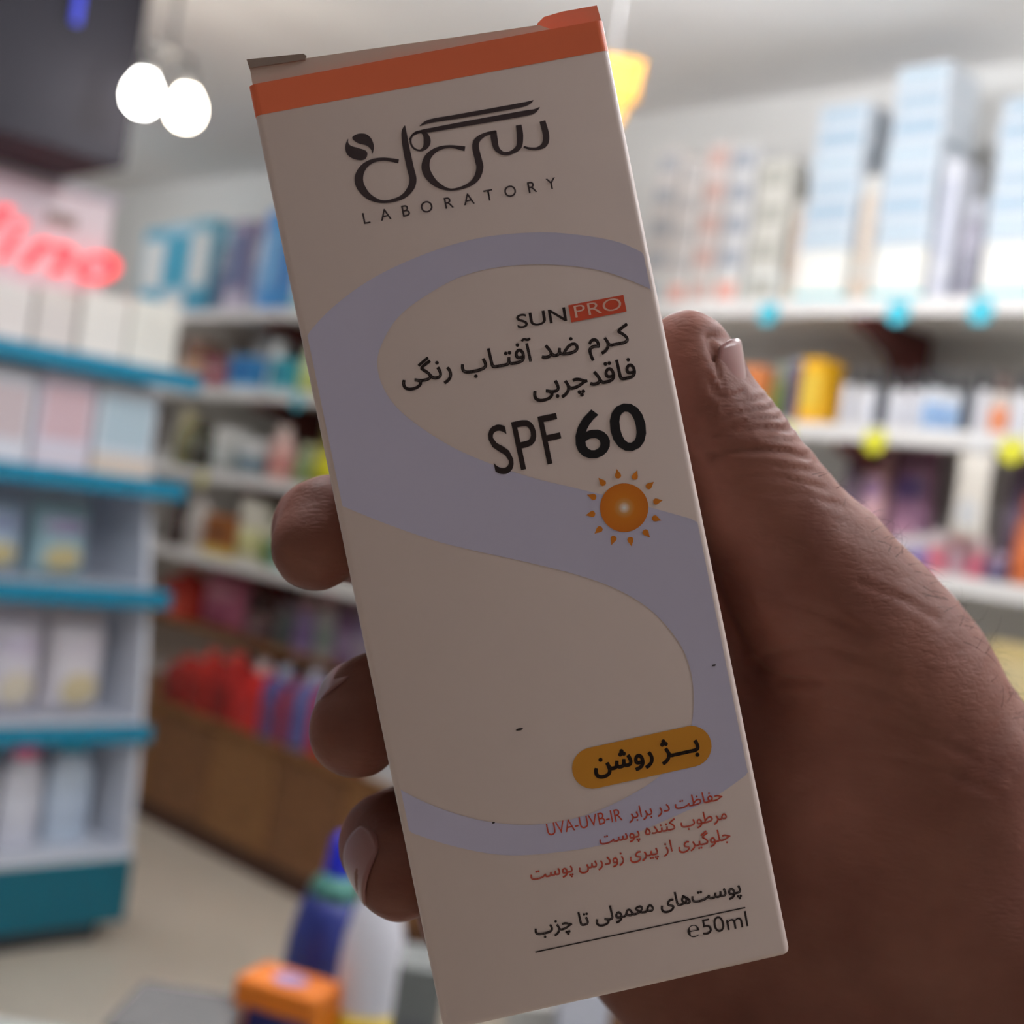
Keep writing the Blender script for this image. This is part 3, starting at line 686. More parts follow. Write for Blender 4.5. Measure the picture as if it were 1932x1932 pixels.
# strokes of the emblem: crop coordinates -> pixels
def lg(x, y): return (620 + x / 4.2, 160 + y / 4.2)
def stroke(pts, closed=False, n=8):
    path = smooth_path([Vector((x, y, w)) for x, y, w in pts], n, closed)
    L, R = [], []; m = len(path)
    for i, p in enumerate(path):
        a = path[i - 1] if (i or closed) else path[i]; b = path[(i + 1) % m] if (i < m - 1 or closed) else path[i]
        d = Vector((b.x - a.x, b.y - a.y)); d.normalize(); nrm = Vector((-d.y, d.x)) * max(p.z, 2) * .56
        L.append((p.x + nrm.x, p.y + nrm.y)); R.append((p.x - nrm.x, p.y - nrm.y))
    vs, fs = [], []
    for l, r in zip(L, R):
        for q in (l, r):
            f = face(*lg(*q)); vs.append((f.x, f.y, 0))
    k = len(L)
    for i in range(k if closed else k - 1):
        j = (i + 1) % k; fs.append((2 * i, 2 * i + 1, 2 * j + 1, 2 * j))
    return vs, fs
def ribbon(name, pts, closed=False, parent=None, z=.00008):
    vs, fs = stroke(pts, closed)
    vs = [(x, y, z) for x, y, _ in vs]
    out = []
    for f in fs:
        nz = 0
        for i in range(4):
            p, q = vs[f[i]], vs[f[(i + 1) % 4]]; nz += p[0] * q[1] - p[1] * q[0]
        out.append(f if nz > 0 else f[::-1])
    return cpart(name, mesh(name, vs, out), M_GREYINK, parent)
logo = ribbon('emblem_stem', [(604, 325, 6), (598, 385, 38), (618, 520, 48), (648, 660, 50), (668, 750, 50), (648, 825, 46), (575, 895, 30), (440, 928, 20), (330, 893, 40), (258, 815, 58), (240, 740, 60), (270, 662, 46), (340, 608, 30), (440, 590, 22), (555, 608, 30)])
logo['label'] = 'dark calligraphic brand lettering'
ribbon('emblem_bar', [(722, 328, 4), (800, 290, 26), (1000, 256, 30), (1300, 203, 32), (1520, 163, 32), (1590, 143, 22), (1622, 124, 4)])
ribbon('emblem_bar', [(1672, 178, 4), (1630, 210, 28), (1560, 226, 38), (1300, 272, 38), (1000, 325, 34), (820, 358, 30), (730, 372, 22), (670, 398, 14), (640, 440, 14)])
ring = []
for k in range(16):
    an = 2 * math.pi * k / 16; wd = 14 + 36 * max(0, math.cos(an)) ** 1.2
    ring.append((724 + (82 - wd / 2) * math.cos(an), 446 + (82 - wd / 2) * math.sin(an), wd))
ribbon('emblem_ring', ring, True)
ribbon('emblem_bowl', [(1325, 372, 20), (1240, 395, 26), (1178, 440, 42), (1165, 500, 48), (1188, 600, 50), (1198, 660, 50), (1172, 740, 42), (1100, 800, 26), (970, 832, 16), (865, 795, 38), (795, 725, 56), (768, 650, 58), (790, 570, 46), (860, 512, 30), (960, 490, 20), (1080, 508, 34)])
ribbon('emblem_tooth', [(1306, 366, 44), (1312, 430, 48), (1332, 505, 38), (1385, 545, 26), (1450, 536, 26), (1508, 490, 40), (1516, 400, 46), (1506, 320, 40)])
ribbon('emblem_tooth', [(1545, 492, 14), (1600, 507, 18), (1660, 504, 22), (1712, 470, 42), (1722, 400, 46), (1694, 288, 42)])
up = smooth_path([(190, 412), (240, 388), (300, 393), (340, 430), (360, 490), (352, 535), (345, 548), (335, 512), (300, 482), (240, 466), (198, 440)], 4, True)
lo_ = smooth_path([(155, 428), (133, 480), (140, 540), (180, 580), (245, 598), (292, 588), (308, 548), (290, 520), (230, 500), (178, 484), (156, 458)], 4, True)
for pp in (up, lo_): flat('emblem_leaf', [tuple(face(*lg(q.x, q.y))) for q in pp], .00008, M_GREYINK)

# Persian shaping for the built-in font: letter -> isolated, final, initial, medial forms
AR = {'ا': 'FE8D FE8E', 'آ': 'FE81 FE82', 'ب': 'FE8F FE90 FE91 FE92', 'پ': 'FB56 FB57 FB58 FB59', 'ت': 'FE95 FE96 FE97 FE98', 'ج': 'FE9D FE9E FE9F FEA0', 'چ': 'FB7A FB7B FB7C FB7D',
      'ح': 'FEA1 FEA2 FEA3 FEA4', 'د': 'FEA9 FEAA', 'ر': 'FEAD FEAE', 'ز': 'FEAF FEB0', 'ژ': 'FB8A FB8B', 'س': 'FEB1 FEB2 FEB3 FEB4', 'ش': 'FEB5 FEB6 FEB7 FEB8', 'ض': 'FEBD FEBE FEBF FEC0',
      'ط': 'FEC1 FEC2 FEC3 FEC4', 'ظ': 'FEC5 FEC6 FEC7 FEC8', 'ع': 'FEC9 FECA FECB FECC', 'ف': 'FED1 FED2 FED3 FED4', 'ق': 'FED5 FED6 FED7 FED8', 'ک': 'FB8E FB8F FB90 FB91', 'گ': 'FB92 FB93 FB94 FB95',
      'ل': 'FEDD FEDE FEDF FEE0', 'م': 'FEE1 FEE2 FEE3 FEE4', 'ن': 'FEE5 FEE6 FEE7 FEE8', 'و': 'FEED FEEE', 'ه': 'FEE9 FEEA FEEB FEEC', 'ی': 'FBFC FBFD FBFE FBFF', 'ـ': '0640 0640 0640 0640'}
AR = {k: [chr(int(x, 16)) for x in v.split()] for k, v in AR.items()}
def shape(s):
    out = []
    for i, c in enumerate(s):
        if c not in AR:
            if c != '\u200c': out.append(c)
            continue
        prev = i > 0 and s[i - 1] in AR and len(AR[s[i - 1]]) == 4
        nxt = i < len(s) - 1 and s[i + 1] in AR and len(AR[c]) == 4
        out.append(AR[c][3 if prev and nxt else 1 if prev else 2 if nxt else 0])
    return ''.join(reversed(out))
def arabic_mesh(s, bold):
    """outlines of the joined letters, filled contour by contour (they overlap where letters join) and thickened by a rim"""
    c = bpy.data.curves.new('lettering', 'FONT'); c.body = s; c.size = 1
    o = bpy.data.objects.new('lettering', c); COL.objects.link(o)
    dg = bpy.context.evaluated_depsgraph_get(); dg.update()
    cv = o.evaluated_get(dg).to_curve(dg)
    loops = []
    for sp in cv.splines:
        pts, bz = [], sp.bezier_points
        for i in range(len(bz)):
            a, b = bz[i], bz[(i + 1) % len(bz)]
            st = abs((a.handle_right - a.co).cross(b.co - a.co).z) + abs((b.handle_left - a.co).cross(b.co - a.co).z) < 1e-6
            n = 1 if st else 5
            for k in range(n):
                t = k / n
                q = a.co * (1 - t) ** 3 + a.handle_right * 3 * t * (1 - t) ** 2 + b.handle_left * 3 * t * t * (1 - t) + b.co * t ** 3
                if not pts or (Vector((q.x, q.y)) - pts[-1]).length > 1e-4: pts.append(Vector((q.x, q.y)))
        if len(pts) > 2: loops.append(pts)
    bpy.data.objects.remove(o); bpy.data.curves.remove(c)
    vs, fs = [], []
    def face3(a, b, c):
        if (vs[b][0] - vs[a][0]) * (vs[c][1] - vs[a][1]) - (vs[b][1] - vs[a][1]) * (vs[c][0] - vs[a][0]) < 0: b, c = c, b
        fs.append((a, b, c))
    E_ = np.array([(p[i].x, p[i].y, p[(i + 1) % len(p)].x, p[(i + 1) % len(p)].y) for p in loops for i in range(len(p))])
    E_ = E_[np.abs(E_[:, 1] - E_[:, 3]) > 1e-7]
    ys = np.unique(np.round(np.concatenate([E_[:, 1], np.linspace(E_[:, 1].min(), E_[:, 1].max(), 90)]), 4))
    for y0, y1 in zip(ys, ys[1:]):
        if y1 - y0 < 2e-4: continue
        ym = (y0 + y1) / 2; e = E_[(np.minimum(E_[:, 1], E_[:, 3]) < ym) & (np.maximum(E_[:, 1], E_[:, 3]) > ym)]
        sl = (e[:, 2] - e[:, 0]) / (e[:, 3] - e[:, 1]); xm = e[:, 0] + (ym - e[:, 1]) * sl; w = 0; start = None
        for k in np.argsort(xm):
            was = w; w += 1 if e[k, 3] > e[k, 1] else -1
            if was == 0: start = k
            elif w == 0:
                b0 = len(vs)
                for kk, yy in ((start, y0), (k, y0), (k, y1), (start, y1)): vs.append((xm[kk] + (yy - ym) * sl[kk], yy, 0))
                fs.append((b0, b0 + 1, b0 + 2, b0 + 3))
    if bold > 0:
        for p in loops:
            n = len(p); b0 = len(vs)
            for i in range(n):
                d1, d2 = (p[i] - p[i - 1]).normalized(), (p[(i + 1) % n] - p[i]).normalized(); d = d1 + d2
                d = d.normalized() if d.length > .2 else d1
                nr = Vector((-d.y, d.x)) * bold
                vs += [(p[i].x + nr.x, p[i].y + nr.y, 0), (p[i].x - nr.x, p[i].y - nr.y, 0)]
            for i in range(n):
                j = (i + 1) % n; a, b, c, e = b0 + 2 * i, b0 + 2 * i + 1, b0 + 2 * j + 1, b0 + 2 * j
                face3(a, b, c); face3(a, c, e)
    return mesh('lettering', vs, fs)
def put(s, left, right, m, z=.00008, cap=None, bold=0.0, spacing=1.0, ys=1.0, name='printed_text', lab=None, shear=0.0):
    """lay text so its ink runs between two baseline pixels; cap = wanted height in pixels of the ink above the baseline"""
    me = arabic_mesh(s, bold) if any(ord(ch) > 0xFB00 for ch in s) else text_mesh(s, 1, bold, 0, spacing, shear)
    lo, hi = bounds(me); A, B = face(*left), face(*right); d = B - A; L = d.length; d.normalize()
    sx = L / (hi[0] - lo[0]); sy = sx * ys
    if cap: sy = cap / 13.0 / 1000 / hi[1]
    nrm = Vector((-d.y, d.x))
    for v in me.vertices:
        q = A + d * ((v.co.x - lo[0]) * sx) + nrm * (v.co.y * sy)
        v.co = (q.x, q.y, z)
    o = cpart(name, me, m)
    if lab: o['label'] = lab
    return o
put('LABORATORY', (687, 423), (1051, 355), M_GREYINK, cap=21, spacing=2.3, bold=.003)
put('SUN', (977, 620), (1070, 605), M_INK, cap=26, bold=.006)
rq = [tuple(face(*q)) for q in ((1078, 608.5), (1182, 587.7), (1176, 556.6), (1072, 576))]
flat('red_plate', rq, .00007, card('red_plate_ink', (226, 88, 60)))
put('PRO', (1086, 600), (1174, 583), card('pale_pink_ink', (240, 196, 180)), .0001, cap=23, bold=-.006)
put(shape('کـرم ضد آفتـاب رنگی'), (759, 727), (1191, 646), M_INK, bold=.016)
put(shape('فاقدچربی'), (1006, 748), (1202, 712), M_INK, bold=.016)
put('SPF', (936, 897), (1068, 869), M_INK, cap=93, bold=.0)
put('60', (1092, 868), (1226, 841), card('black_ink', (30, 26, 28)), cap=89, bold=.016)
put(shape('حفاظت در برابر'), (1186, 1546), (1364, 1508), M_REDINK, bold=.010)
put('UVA-UVB-IR', (1034, 1577), (1175, 1547), M_REDINK, cap=23, bold=.0)
put(shape('مرطوب کننده پوست'), (1132, 1594), (1372, 1544), M_REDINK, bold=.010)
put(shape('جلوگیری از پیری زودرس پوست'), (1002, 1661), (1379, 1583), M_REDINK, bold=.010)
put(shape('پوست‌های معمولی تا چزب'), (1010, 1765), (1399, 1684), M_INK, bold=.016)
put('\u212E50ml', (1299, 1770), (1412, 1747), M_INK, cap=30, bold=-.004)
qa, qb = face(1010, 1796), face(1406, 1712); nn = (qb - qa).normalized(); nn = Vector((-nn.y, nn.x)) * .00009
flat('printed_rule', [tuple(qa - nn), tuple(qb - nn), tuple(qb + nn), tuple(qa + nn)], .00008, M_INK)
# shade pill
pa, pb = face(1118, 1449), face(1304, 1408); R = .0030; d = (pb - pa).normalized(); a0 = math.atan2(d.y, d.x)
pts = [(pb.x + R * math.cos(a0 - math.pi / 2 + math.pi * k / 14), pb.y + R * math.sin(a0 - math.pi / 2 + math.pi * k / 14)) for k in range(15)]
pts += [(pa.x + R * math.cos(a0 + math.pi / 2 + math.pi * k / 14), pa.y + R * math.sin(a0 + math.pi / 2 + math.pi * k / 14)) for k in range(15)]
flat('shade_pill', pts, .00008, card('ochre_ink', (216, 146, 46)), lab='ochre pill-shaped shade badge')
put(shape('بـــژ روشن'), (1121, 1459), (1321, 1415), card('pill_ink', (40, 22, 12)), .00012, bold=.03)
# printed sun
c0 = face(1177.6, 957.9); r0 = 46 / 13000
M_SUN = card('sun_ink', (232, 140, 36))
nt = M_SUN.node_tree; tc = nt.nodes.new('ShaderNodeTexCoord'); mp = nt.nodes.new('ShaderNodeMapping'); gr = nt.nodes.new('ShaderNodeTexGradient'); gr.gradient_type = 'SPHERICAL'
mp.inputs['Location'].default_value = (-c0.x / r0, -c0.y / r0, 0); mp.inputs['Scale'].default_value = (1 / r0, 1 / r0, 0)
rp = nt.nodes.new('ShaderNodeValToRGB')
for e, (p_, c_) in zip([rp.color_ramp.elements[0], rp.color_ramp.elements[1], rp.color_ramp.elements.new(.55), rp.color_ramp.elements.new(.75)],
                       [(0, (222, 122, 30)), (1, (240, 206, 180)), (.55, (228, 134, 34)), (.75, (226, 160, 90))]):
    e.position = p_; e.color = lin(c_) + (1,)
nt.links.new(tc.outputs['Object'], mp.inputs[0]); nt.links.new(mp.outputs[0], gr.inputs[0]); nt.links.new(gr.outputs['Fac'], rp.inputs[0])
nt.links.new(rp.outputs[0], nt.nodes['Principled BSDF'].inputs['Base Color'])
sun = flat('printed_sun', [(c0.x + r0 * math.cos(2 * math.pi * k / 48), c0.y + r0 * math.sin(2 * math.pi * k / 48)) for k in range(48)], .00008, M_SUN, lab='orange printed sun with a pale centre')
M_RAY = card('ray_ink', (222, 130, 34))
for k in range(12):
    an = 2 * math.pi * k / 12 - .01
    e = Vector((math.cos(an), math.sin(an))); f = Vector((-e.y, e.x)); rr = []
    for (u, v) in ((56, 0), (57.5, 4.2), (61, 6), (65, 5), (70, 2.2), (75, 0), (70, -2.2), (65, -5), (61, -6), (57.5, -4.2)):
        q = c0 + (e * u + f * v) / 13000; rr.append((q.x, q.y))
    o = flat('sun_ray', rr, .00008, M_RAY, parent=sun)
for q, r1, r2 in (((980, 1376), 7, 2.2), ((931, 1552), 3, 1.6), ((1347, 1255), 4, 1.6)):
    c = face(*q); flat('ink_speck', [(c.x + r1 / 13000 * math.cos(2 * math.pi * k / 10), c.y + r2 / 13000 * math.sin(2 * math.pi * k / 10) + .00002 * math.sin(3 * k)) for k in range(10)], .00008, M_INK)
# open lid panel and flaps standing up behind the top edge
def slab(name, px, zf, th, m, lean=0.0, lab=None):
    pts = []
    o = BOXI @ Vector((0, 0, 0))
    for q in px:
        r = (BOXI @ P(q[0], q[1], 100)) - o; h = o + r * ((zf - o.z) / r.z); pts.append((h.x, h.y))
    me = prism(name, pts, zf - th, zf, 'z')
    return cpart(name, me, m, lab=lab)
M_LID = mat('carton_inner_card', (222, 206, 194), .5, vary=.02, scale=60)
slab('lid_panel', [(482, 190), (470, 122), (575, 110), (700, 92), (860, 70), (1016, 47), (1060, 62), (1134, 40), (1140, 80)], -.0016, .0004, M_LID, lab='cream tuck lid standing slightly open')
slab('dust_flap', [(1010, 75), (1014, 44), (1026, 32), (1060, 22), (1126, 10), (1134, 38), (1138, 70)], -.0055, .0004, card('orange_flap_ink', (246, 150, 120)), lab='orange side flap poking above the lid')
slab('lid_fold', [(470, 128), (465, 112), (572, 101), (578, 105), (576, 112)], -.0012, .0005, mat('lid_fold_card', (150, 132, 122), .6), lab='folded corner of the lid')

# ------------------------------------------------------------------ the hand (one continuous skin grown from a distance field)
MM = 1000.0
def pm(px, py, d): return np.array(P(px, py, d)) * MM
RES = 0.72
lo = np.array([-46., -150., -292.]); hi = np.array([128., 44., -190.])
nx, ny, nz = np.ceil((hi - lo) / RES).astype(int) + 1
gx = (lo[0] + RES * np.arange(nx)).astype(np.float32); gy = (lo[1] + RES * np.arange(ny)).astype(np.float32); gz = (lo[2] + RES * np.arange(nz)).astype(np.float32)
D = np.full((nx, ny, nz), 30.0, np.float32)
def window(pts, r):
    pts = np.array(pts); a = pts.min(0) - r; b = pts.max(0) + r
    i0 = np.clip(np.floor((a - lo) / RES).astype(int), 0, [nx, ny, nz]); i1 = np.clip(np.ceil((b - lo) / RES).astype(int) + 1, 0, [nx, ny, nz])
    return tuple(slice(i, j) for i, j in zip(i0, i1))
def grid(sl): return gx[sl[0]][:, None, None], gy[sl[1]][None, :, None], gz[sl[2]][None, None, :]
def cone_d(sl, a, b, ra, rb):
    X, Y, Z = grid(sl); ab = b - a; L2 = float(ab @ ab) + 1e-9
    t = np.clip(((X - a[0]) * ab[0] + (Y - a[1]) * ab[1] + (Z - a[2]) * ab[2]) / L2, 0, 1)
    return np.sqrt((X - a[0] - t * ab[0]) ** 2 + (Y - a[1] - t * ab[1]) ** 2 + (Z - a[2] - t * ab[2]) ** 2) - (ra + (rb - ra) * t)
def smin(a, b, k):
    h = np.clip(.5 + .5 * (b - a) / k, 0, 1); return b + (a - b) * h - k * h * (1 - h)
def add(a, b, ra, rb, k=3.0):
    sl = window([a, b], max(ra, rb) + 2 * k + 3)
    if min(s.stop - s.start for s in sl) <= 0: return
    D[sl] = smin(D[sl], cone_d(sl, a, b, ra, rb), k)
def carve(a, b, ra, rb, k=1.2):
    sl = window([a, b], max(ra, rb) + 2 * k + 2)
    D[sl] = -smin(-D[sl], cone_d(sl, a, b, ra, rb), k)
def chain(pts, k=3.0):
    for (a, ra), (b, rb) in zip(pts, pts[1:]): add(a, b, ra, rb, k)
def local(D0, fn):
    """build a limb in a field of its own so that it does not melt into its neighbours, then join"""
    global D
    keep = D; D = np.full_like(keep, 30.0); fn(); D = smin(keep, D, D0) if D0 > 0 else np.minimum(keep, D)
AXD = np.array([0, 0, 1.0])
# thumb: flattened, pad against the right side of the carton, nail to the right
TC, TA, TN = pm(1306, 694, 212), np.array([.50, 0, -.866]), np.array([.866, 0, .50])      # nail frame: centre line, across, outward
TU = np.array([-.10, 1, .02]); TU /= np.linalg.norm(TU)
def thumb():
    for s in (-1, 1):
        o = AXD * s; q_ = TA * -s
        chain([(pm(1303, 654, 211) + q_ * 2.4, 5.0), (TC + q_ * 3.2, 5.9), (pm(1316, 742, 213) + q_ * 3.4, 6.3), (pm(1346, 800, 215) + q_ * 3.2, 7.4), (pm(1378, 866, 217) + o * 2.8, 8.7), (pm(1420, 930, 219) + o * 2.6, 9.6),
               (pm(1466, 996, 222) + o * 2.8, 10.6), (pm(1534, 1096, 226) + o * 3, 13.4), (pm(1600, 1190, 230) + o * 3, 15.4), (pm(1668, 1290, 233) + o * 3, 17.0), (pm(1742, 1440, 236) + o * 3, 19.5)], 4.0)
local(0, thumb)
# palm, thenar, wrist, forearm
WR, WU = pm(1800, 1640, 238), pm(1530, 2080, 240)
IM, MM_, RM, PM = pm(1190, 1130, 252), pm(1140, 1330, 256), pm(1110, 1520, 255), pm(1100, 1690, 250)
def palm():
    for m_, r_, w_ in ((IM, 10.5, .0), (MM_, 11, .33), (RM, 10.5, .66), (PM, 10, 1.)):
        add(m_, WR * (1 - w_) + WU * w_, r_, 17, 9)
    add(pm(1560, 1420, 238), pm(1640, 1640, 238), 17, 19, 8)        # thenar
    add(pm(1330, 1740, 252), pm(1500, 2000, 246), 14, 17, 8)        # heel of the palm
    add(pm(1330, 1140, 258), pm(1480, 1190, 254), 11, 13, 7)        # web of the thumb
    add(pm(1330, 1020, 240), pm(1400, 1150, 246), 9, 9.5, 6)
    add(WR, pm(2250, 2350, 226), 21, 25, 10); add(WU, pm(2000, 2700, 226), 21, 25, 10)
local(7.0, palm)
def finger(pts, k=2.5): local(3.0, lambda: chain(pts, k))
finger([(IM, 10), (pm(930, 1060, 256), 8.6), (pm(716, 1020, 250), 8.6), (pm(612, 1004, 236), 8.4), (pm(612, 1000, 222), 8.3), (pm(626, 988, 216), 7.4), (pm(598, 1028, 213), 7.4)])
finger([(MM_, 10.5), (pm(940, 1340, 260), 9), (pm(790, 1330, 252), 8.8), (pm(706, 1336, 238), 8.6), (pm(698, 1338, 224), 8.4), (pm(706, 1326, 217), 7.5), (pm(673, 1376, 213), 7.7)])
finger([(RM, 10.3), (pm(960, 1570, 258), 8.8), (pm(850, 1575, 250), 8.6), (pm(762, 1580, 236), 8.6), (pm(741, 1592, 223), 8.3), (pm(756, 1646, 211), 7.5)])
finger([(PM, 9.5), (pm(1010, 1760, 250), 7.8), (pm(930, 1770, 248), 7.4), (pm(870, 1730, 243), 7.2), (pm(855, 1700, 241), 6.8)])
# nail beds: a shallow groove round the thumb nail
NE = TC - TA * 5.6 + TN * 5.6
carve(NE + TU * 3.6, NE - TU * 4.0, .35, .5, 1.3)
carve(NE + TU * 3.8, NE + TU * 4.8 + TA * 6 + TN * 1.2, .35, .35, 1.2)
# press flat against the carton
R3 = np.array(BOXC.to_3x3()); c0_ = np.array(BOXC.translation) * MM
X, Y, Z = gx[:, None, None] - c0_[0], gy[None, :, None] - c0_[1], gz[None, None, :] - c0_[2]
bxs = [np.abs(R3[0, i] * X + R3[1, i] * Y + R3[2, i] * Z - off) - h for i, off, h in ((0, 0, 26.1), (1, 0, 69.7), (2, -18, 18.1))]
dbox = np.maximum(np.maximum(bxs[0], bxs[1]), bxs[2]); del bxs
D = np.maximum(D, -dbox); del dbox
# surface nets
def surface_nets(D):
    s = D < 0
    c = s[:-1, :-1, :-1].astype(np.int8)
    corners = [(i, j, k) for i in (0, 1) for j in (0, 1) for k in (0, 1)]
    n = np.array(D.shape) - 1
    cnt = np.zeros(n, np.int8)
    for i, j, k in corners: cnt += s[i:i + n[0], j:j + n[1], k:k + n[2]]
    act = (cnt > 0) & (cnt < 8)
    idx = np.argwhere(act); vid = np.full(n, -1, np.int64); vid[act] = np.arange(len(idx))
    acc = np.zeros((len(idx), 3)); num = np.zeros(len(idx))
    for a in corners:
        for ax in range(3):
            if a[ax]: continue
            b = list(a); b[ax] = 1
            va = D[idx[:, 0] + a[0], idx[:, 1] + a[1], idx[:, 2] + a[2]]; vb = D[idx[:, 0] + b[0], idx[:, 1] + b[1], idx[:, 2] + b[2]]
            m = (va < 0) != (vb < 0); t = np.where(m, va / np.where(m, va - vb, 1), 0)
            p = np.array(a, float)[None, :].repeat(len(idx), 0); p[:, ax] += t
            acc[m] += p[m]; num[m] += 1
    V = idx + acc / num[:, None]
    F = []
    for ax in range(3):
        u, v = (ax + 1) % 3, (ax + 2) % 3
        sl0 = [slice(1, -1)] * 3; sl0[ax] = slice(0, -1); sl1 = list(sl0); sl1[ax] = slice(1, None)
        s0, s1 = s[tuple(sl0)], s[tuple(sl1)]
        for flip, msk in ((False, s0 & ~s1), (True, ~s0 & s1)):
            e = np.argwhere(msk); e[:, u] += 1; e[:, v] += 1
            q = []
            for du, dv in ((-1, -1), (0, -1), (0, 0), (-1, 0)):
                c_ = e.copy(); c_[:, u] += du; c_[:, v] += dv; q.append(vid[c_[:, 0], c_[:, 1], c_[:, 2]])
            q = np.stack(q, 1); F.append(q[:, ::-1] if flip else q)
    return V, np.concatenate(F)
V, F = surface_nets(D)
V = lo + V * RES
F = F[(F >= 0).all(1)]
# relax the stair steps
def neighbours_smooth(V, F, it, lam):
    e = np.concatenate([F[:, [0, 1]], F[:, [1, 2]], F[:, [2, 3]], F[:, [3, 0]]]); e = np.concatenate([e, e[:, ::-1]])
    deg = np.bincount(e[:, 0], minlength=len(V))[:, None]
    for _ in range(it):
        for l in (lam, -lam * 1.04):
            s = np.stack([np.bincount(e[:, 0], V[e[:, 1], k], len(V)) for k in range(3)], 1)
            V = V + l * (s / np.maximum(deg, 1) - V)
    return V
V = neighbours_smooth(V, F, 6, .55)
def vnormals(V, F):
    fn = np.cross(V[F[:, 2]] - V[F[:, 0]], V[F[:, 3]] - V[F[:, 1]]); N = np.zeros_like(V)
    for k in range(4):
        for c in range(3): N[:, c] += np.bincount(F[:, k], fn[:, c], len(V))
    return N / (np.linalg.norm(N, axis=1, keepdims=True) + 1e-9)
N = vnormals(V, F)
if (N[np.argmax(V[:, 2])][2]) < 0: F = F[:, ::-1]; N = -N
# creases over the thumb joint and the back of the hand: polylines in pixels, depth mm, width px
PXY = np.stack([966 + FPX * V[:, 0] / -V[:, 2], 966 - FPX * V[:, 1] / -V[:, 2]], 1)
facing = (N * (-V / np.linalg.norm(V, axis=1, keepdims=True))).sum(1) > -.1
near = V[:, 2] > -246
CR = [([(1332, 712), (1362, 752), (1402, 742)], .22, 6), ([(1362, 768), (1410, 760), (1440, 752)], .25, 5), ([(1370, 785), (1420, 776), (1456, 772)], .25, 5), ([(1376, 806), (1430, 792), (1468, 790)], .28, 5), ([(1350, 822), (1420, 810), (1486, 812)], .34, 6),
      ([(1366, 836), (1420, 828), (1490, 832)], .2, 5), ([(1340, 862), (1400, 848), (1460, 850), (1520, 862)], .42, 6), ([(1380, 884), (1450, 880), (1540, 892)], .16, 5), ([(1330, 760), (1318, 800), (1316, 850)], .2, 5), ([(1345, 770), (1338, 810), (1330, 840)], .18, 5),
      ([(1360, 905), (1460, 900), (1560, 925)], .16, 6), ([(1400, 930), (1500, 930), (1590, 955)], .14, 6), ([(1440, 1130), (1540, 1150), (1640, 1200)], .18, 8), ([(1440, 1240), (1560, 1220), (1690, 1270)], .2, 8), ([(1460, 1290), (1600, 1285), (1720, 1330)], .18, 8),
      ([(1420, 1250), (1470, 1280), (1540, 1290)], .3, 8), ([(1560, 1340), (1700, 1370), (1840, 1430)], .15, 8), ([(1600, 1420), (1740, 1440), (1880, 1500)], .14, 8), ([(1620, 1100), (1700, 1130), (1770, 1170)], .12, 7)]
rs = np.random.default_rng(5); disp = np.zeros(len(V))
for wl, am in ((16, .16), (11, .12), (7, .08), (4.5, .04), (3, .03)):
    for _ in range(5):
        k_ = rs.normal(size=3); k_ *= 2 * math.pi / wl / np.linalg.norm(k_); disp += am / 3.6 * np.sin(V @ k_ + rs.uniform(0, 6.28))
for pts, dep, wd in CR:
    best = np.full(len(V), 1e9)
    path = [np.array(q) for q in smooth_path(pts, 6)]
    for a, b in zip(path, path[1:]):
        ab = b - a; t = np.clip(((PXY - a) @ ab) / (ab @ ab), 0, 1); best = np.minimum(best, np.linalg.norm(PXY - a - t[:, None] * ab, axis=1))
    g = np.exp(-(best / wd) ** 2) - .35 * np.exp(-((best - 2.2 * wd) / wd) ** 2)
    disp -= 1.45 * dep * g * (facing & near)
V = V + N * disp[:, None]
hand_me = bpy.data.meshes.new('hand')
Vm = V / MM
hand_me.vertices.add(len(Vm)); hand_me.vertices.foreach_set('co', Vm.astype(np.float32).ravel())
hand_me.loops.add(F.size); hand_me.loops.foreach_set('vertex_index', F.astype(np.int32).ravel())
hand_me.polygons.add(len(F)); hand_me.polygons.foreach_set('loop_start', (np.arange(len(F)) * 4).astype(np.int32))
hand_me.polygons.foreach_set('use_smooth', np.ones(len(F), bool))
hand_me.update(calc_edges=True); hand_me.validate()

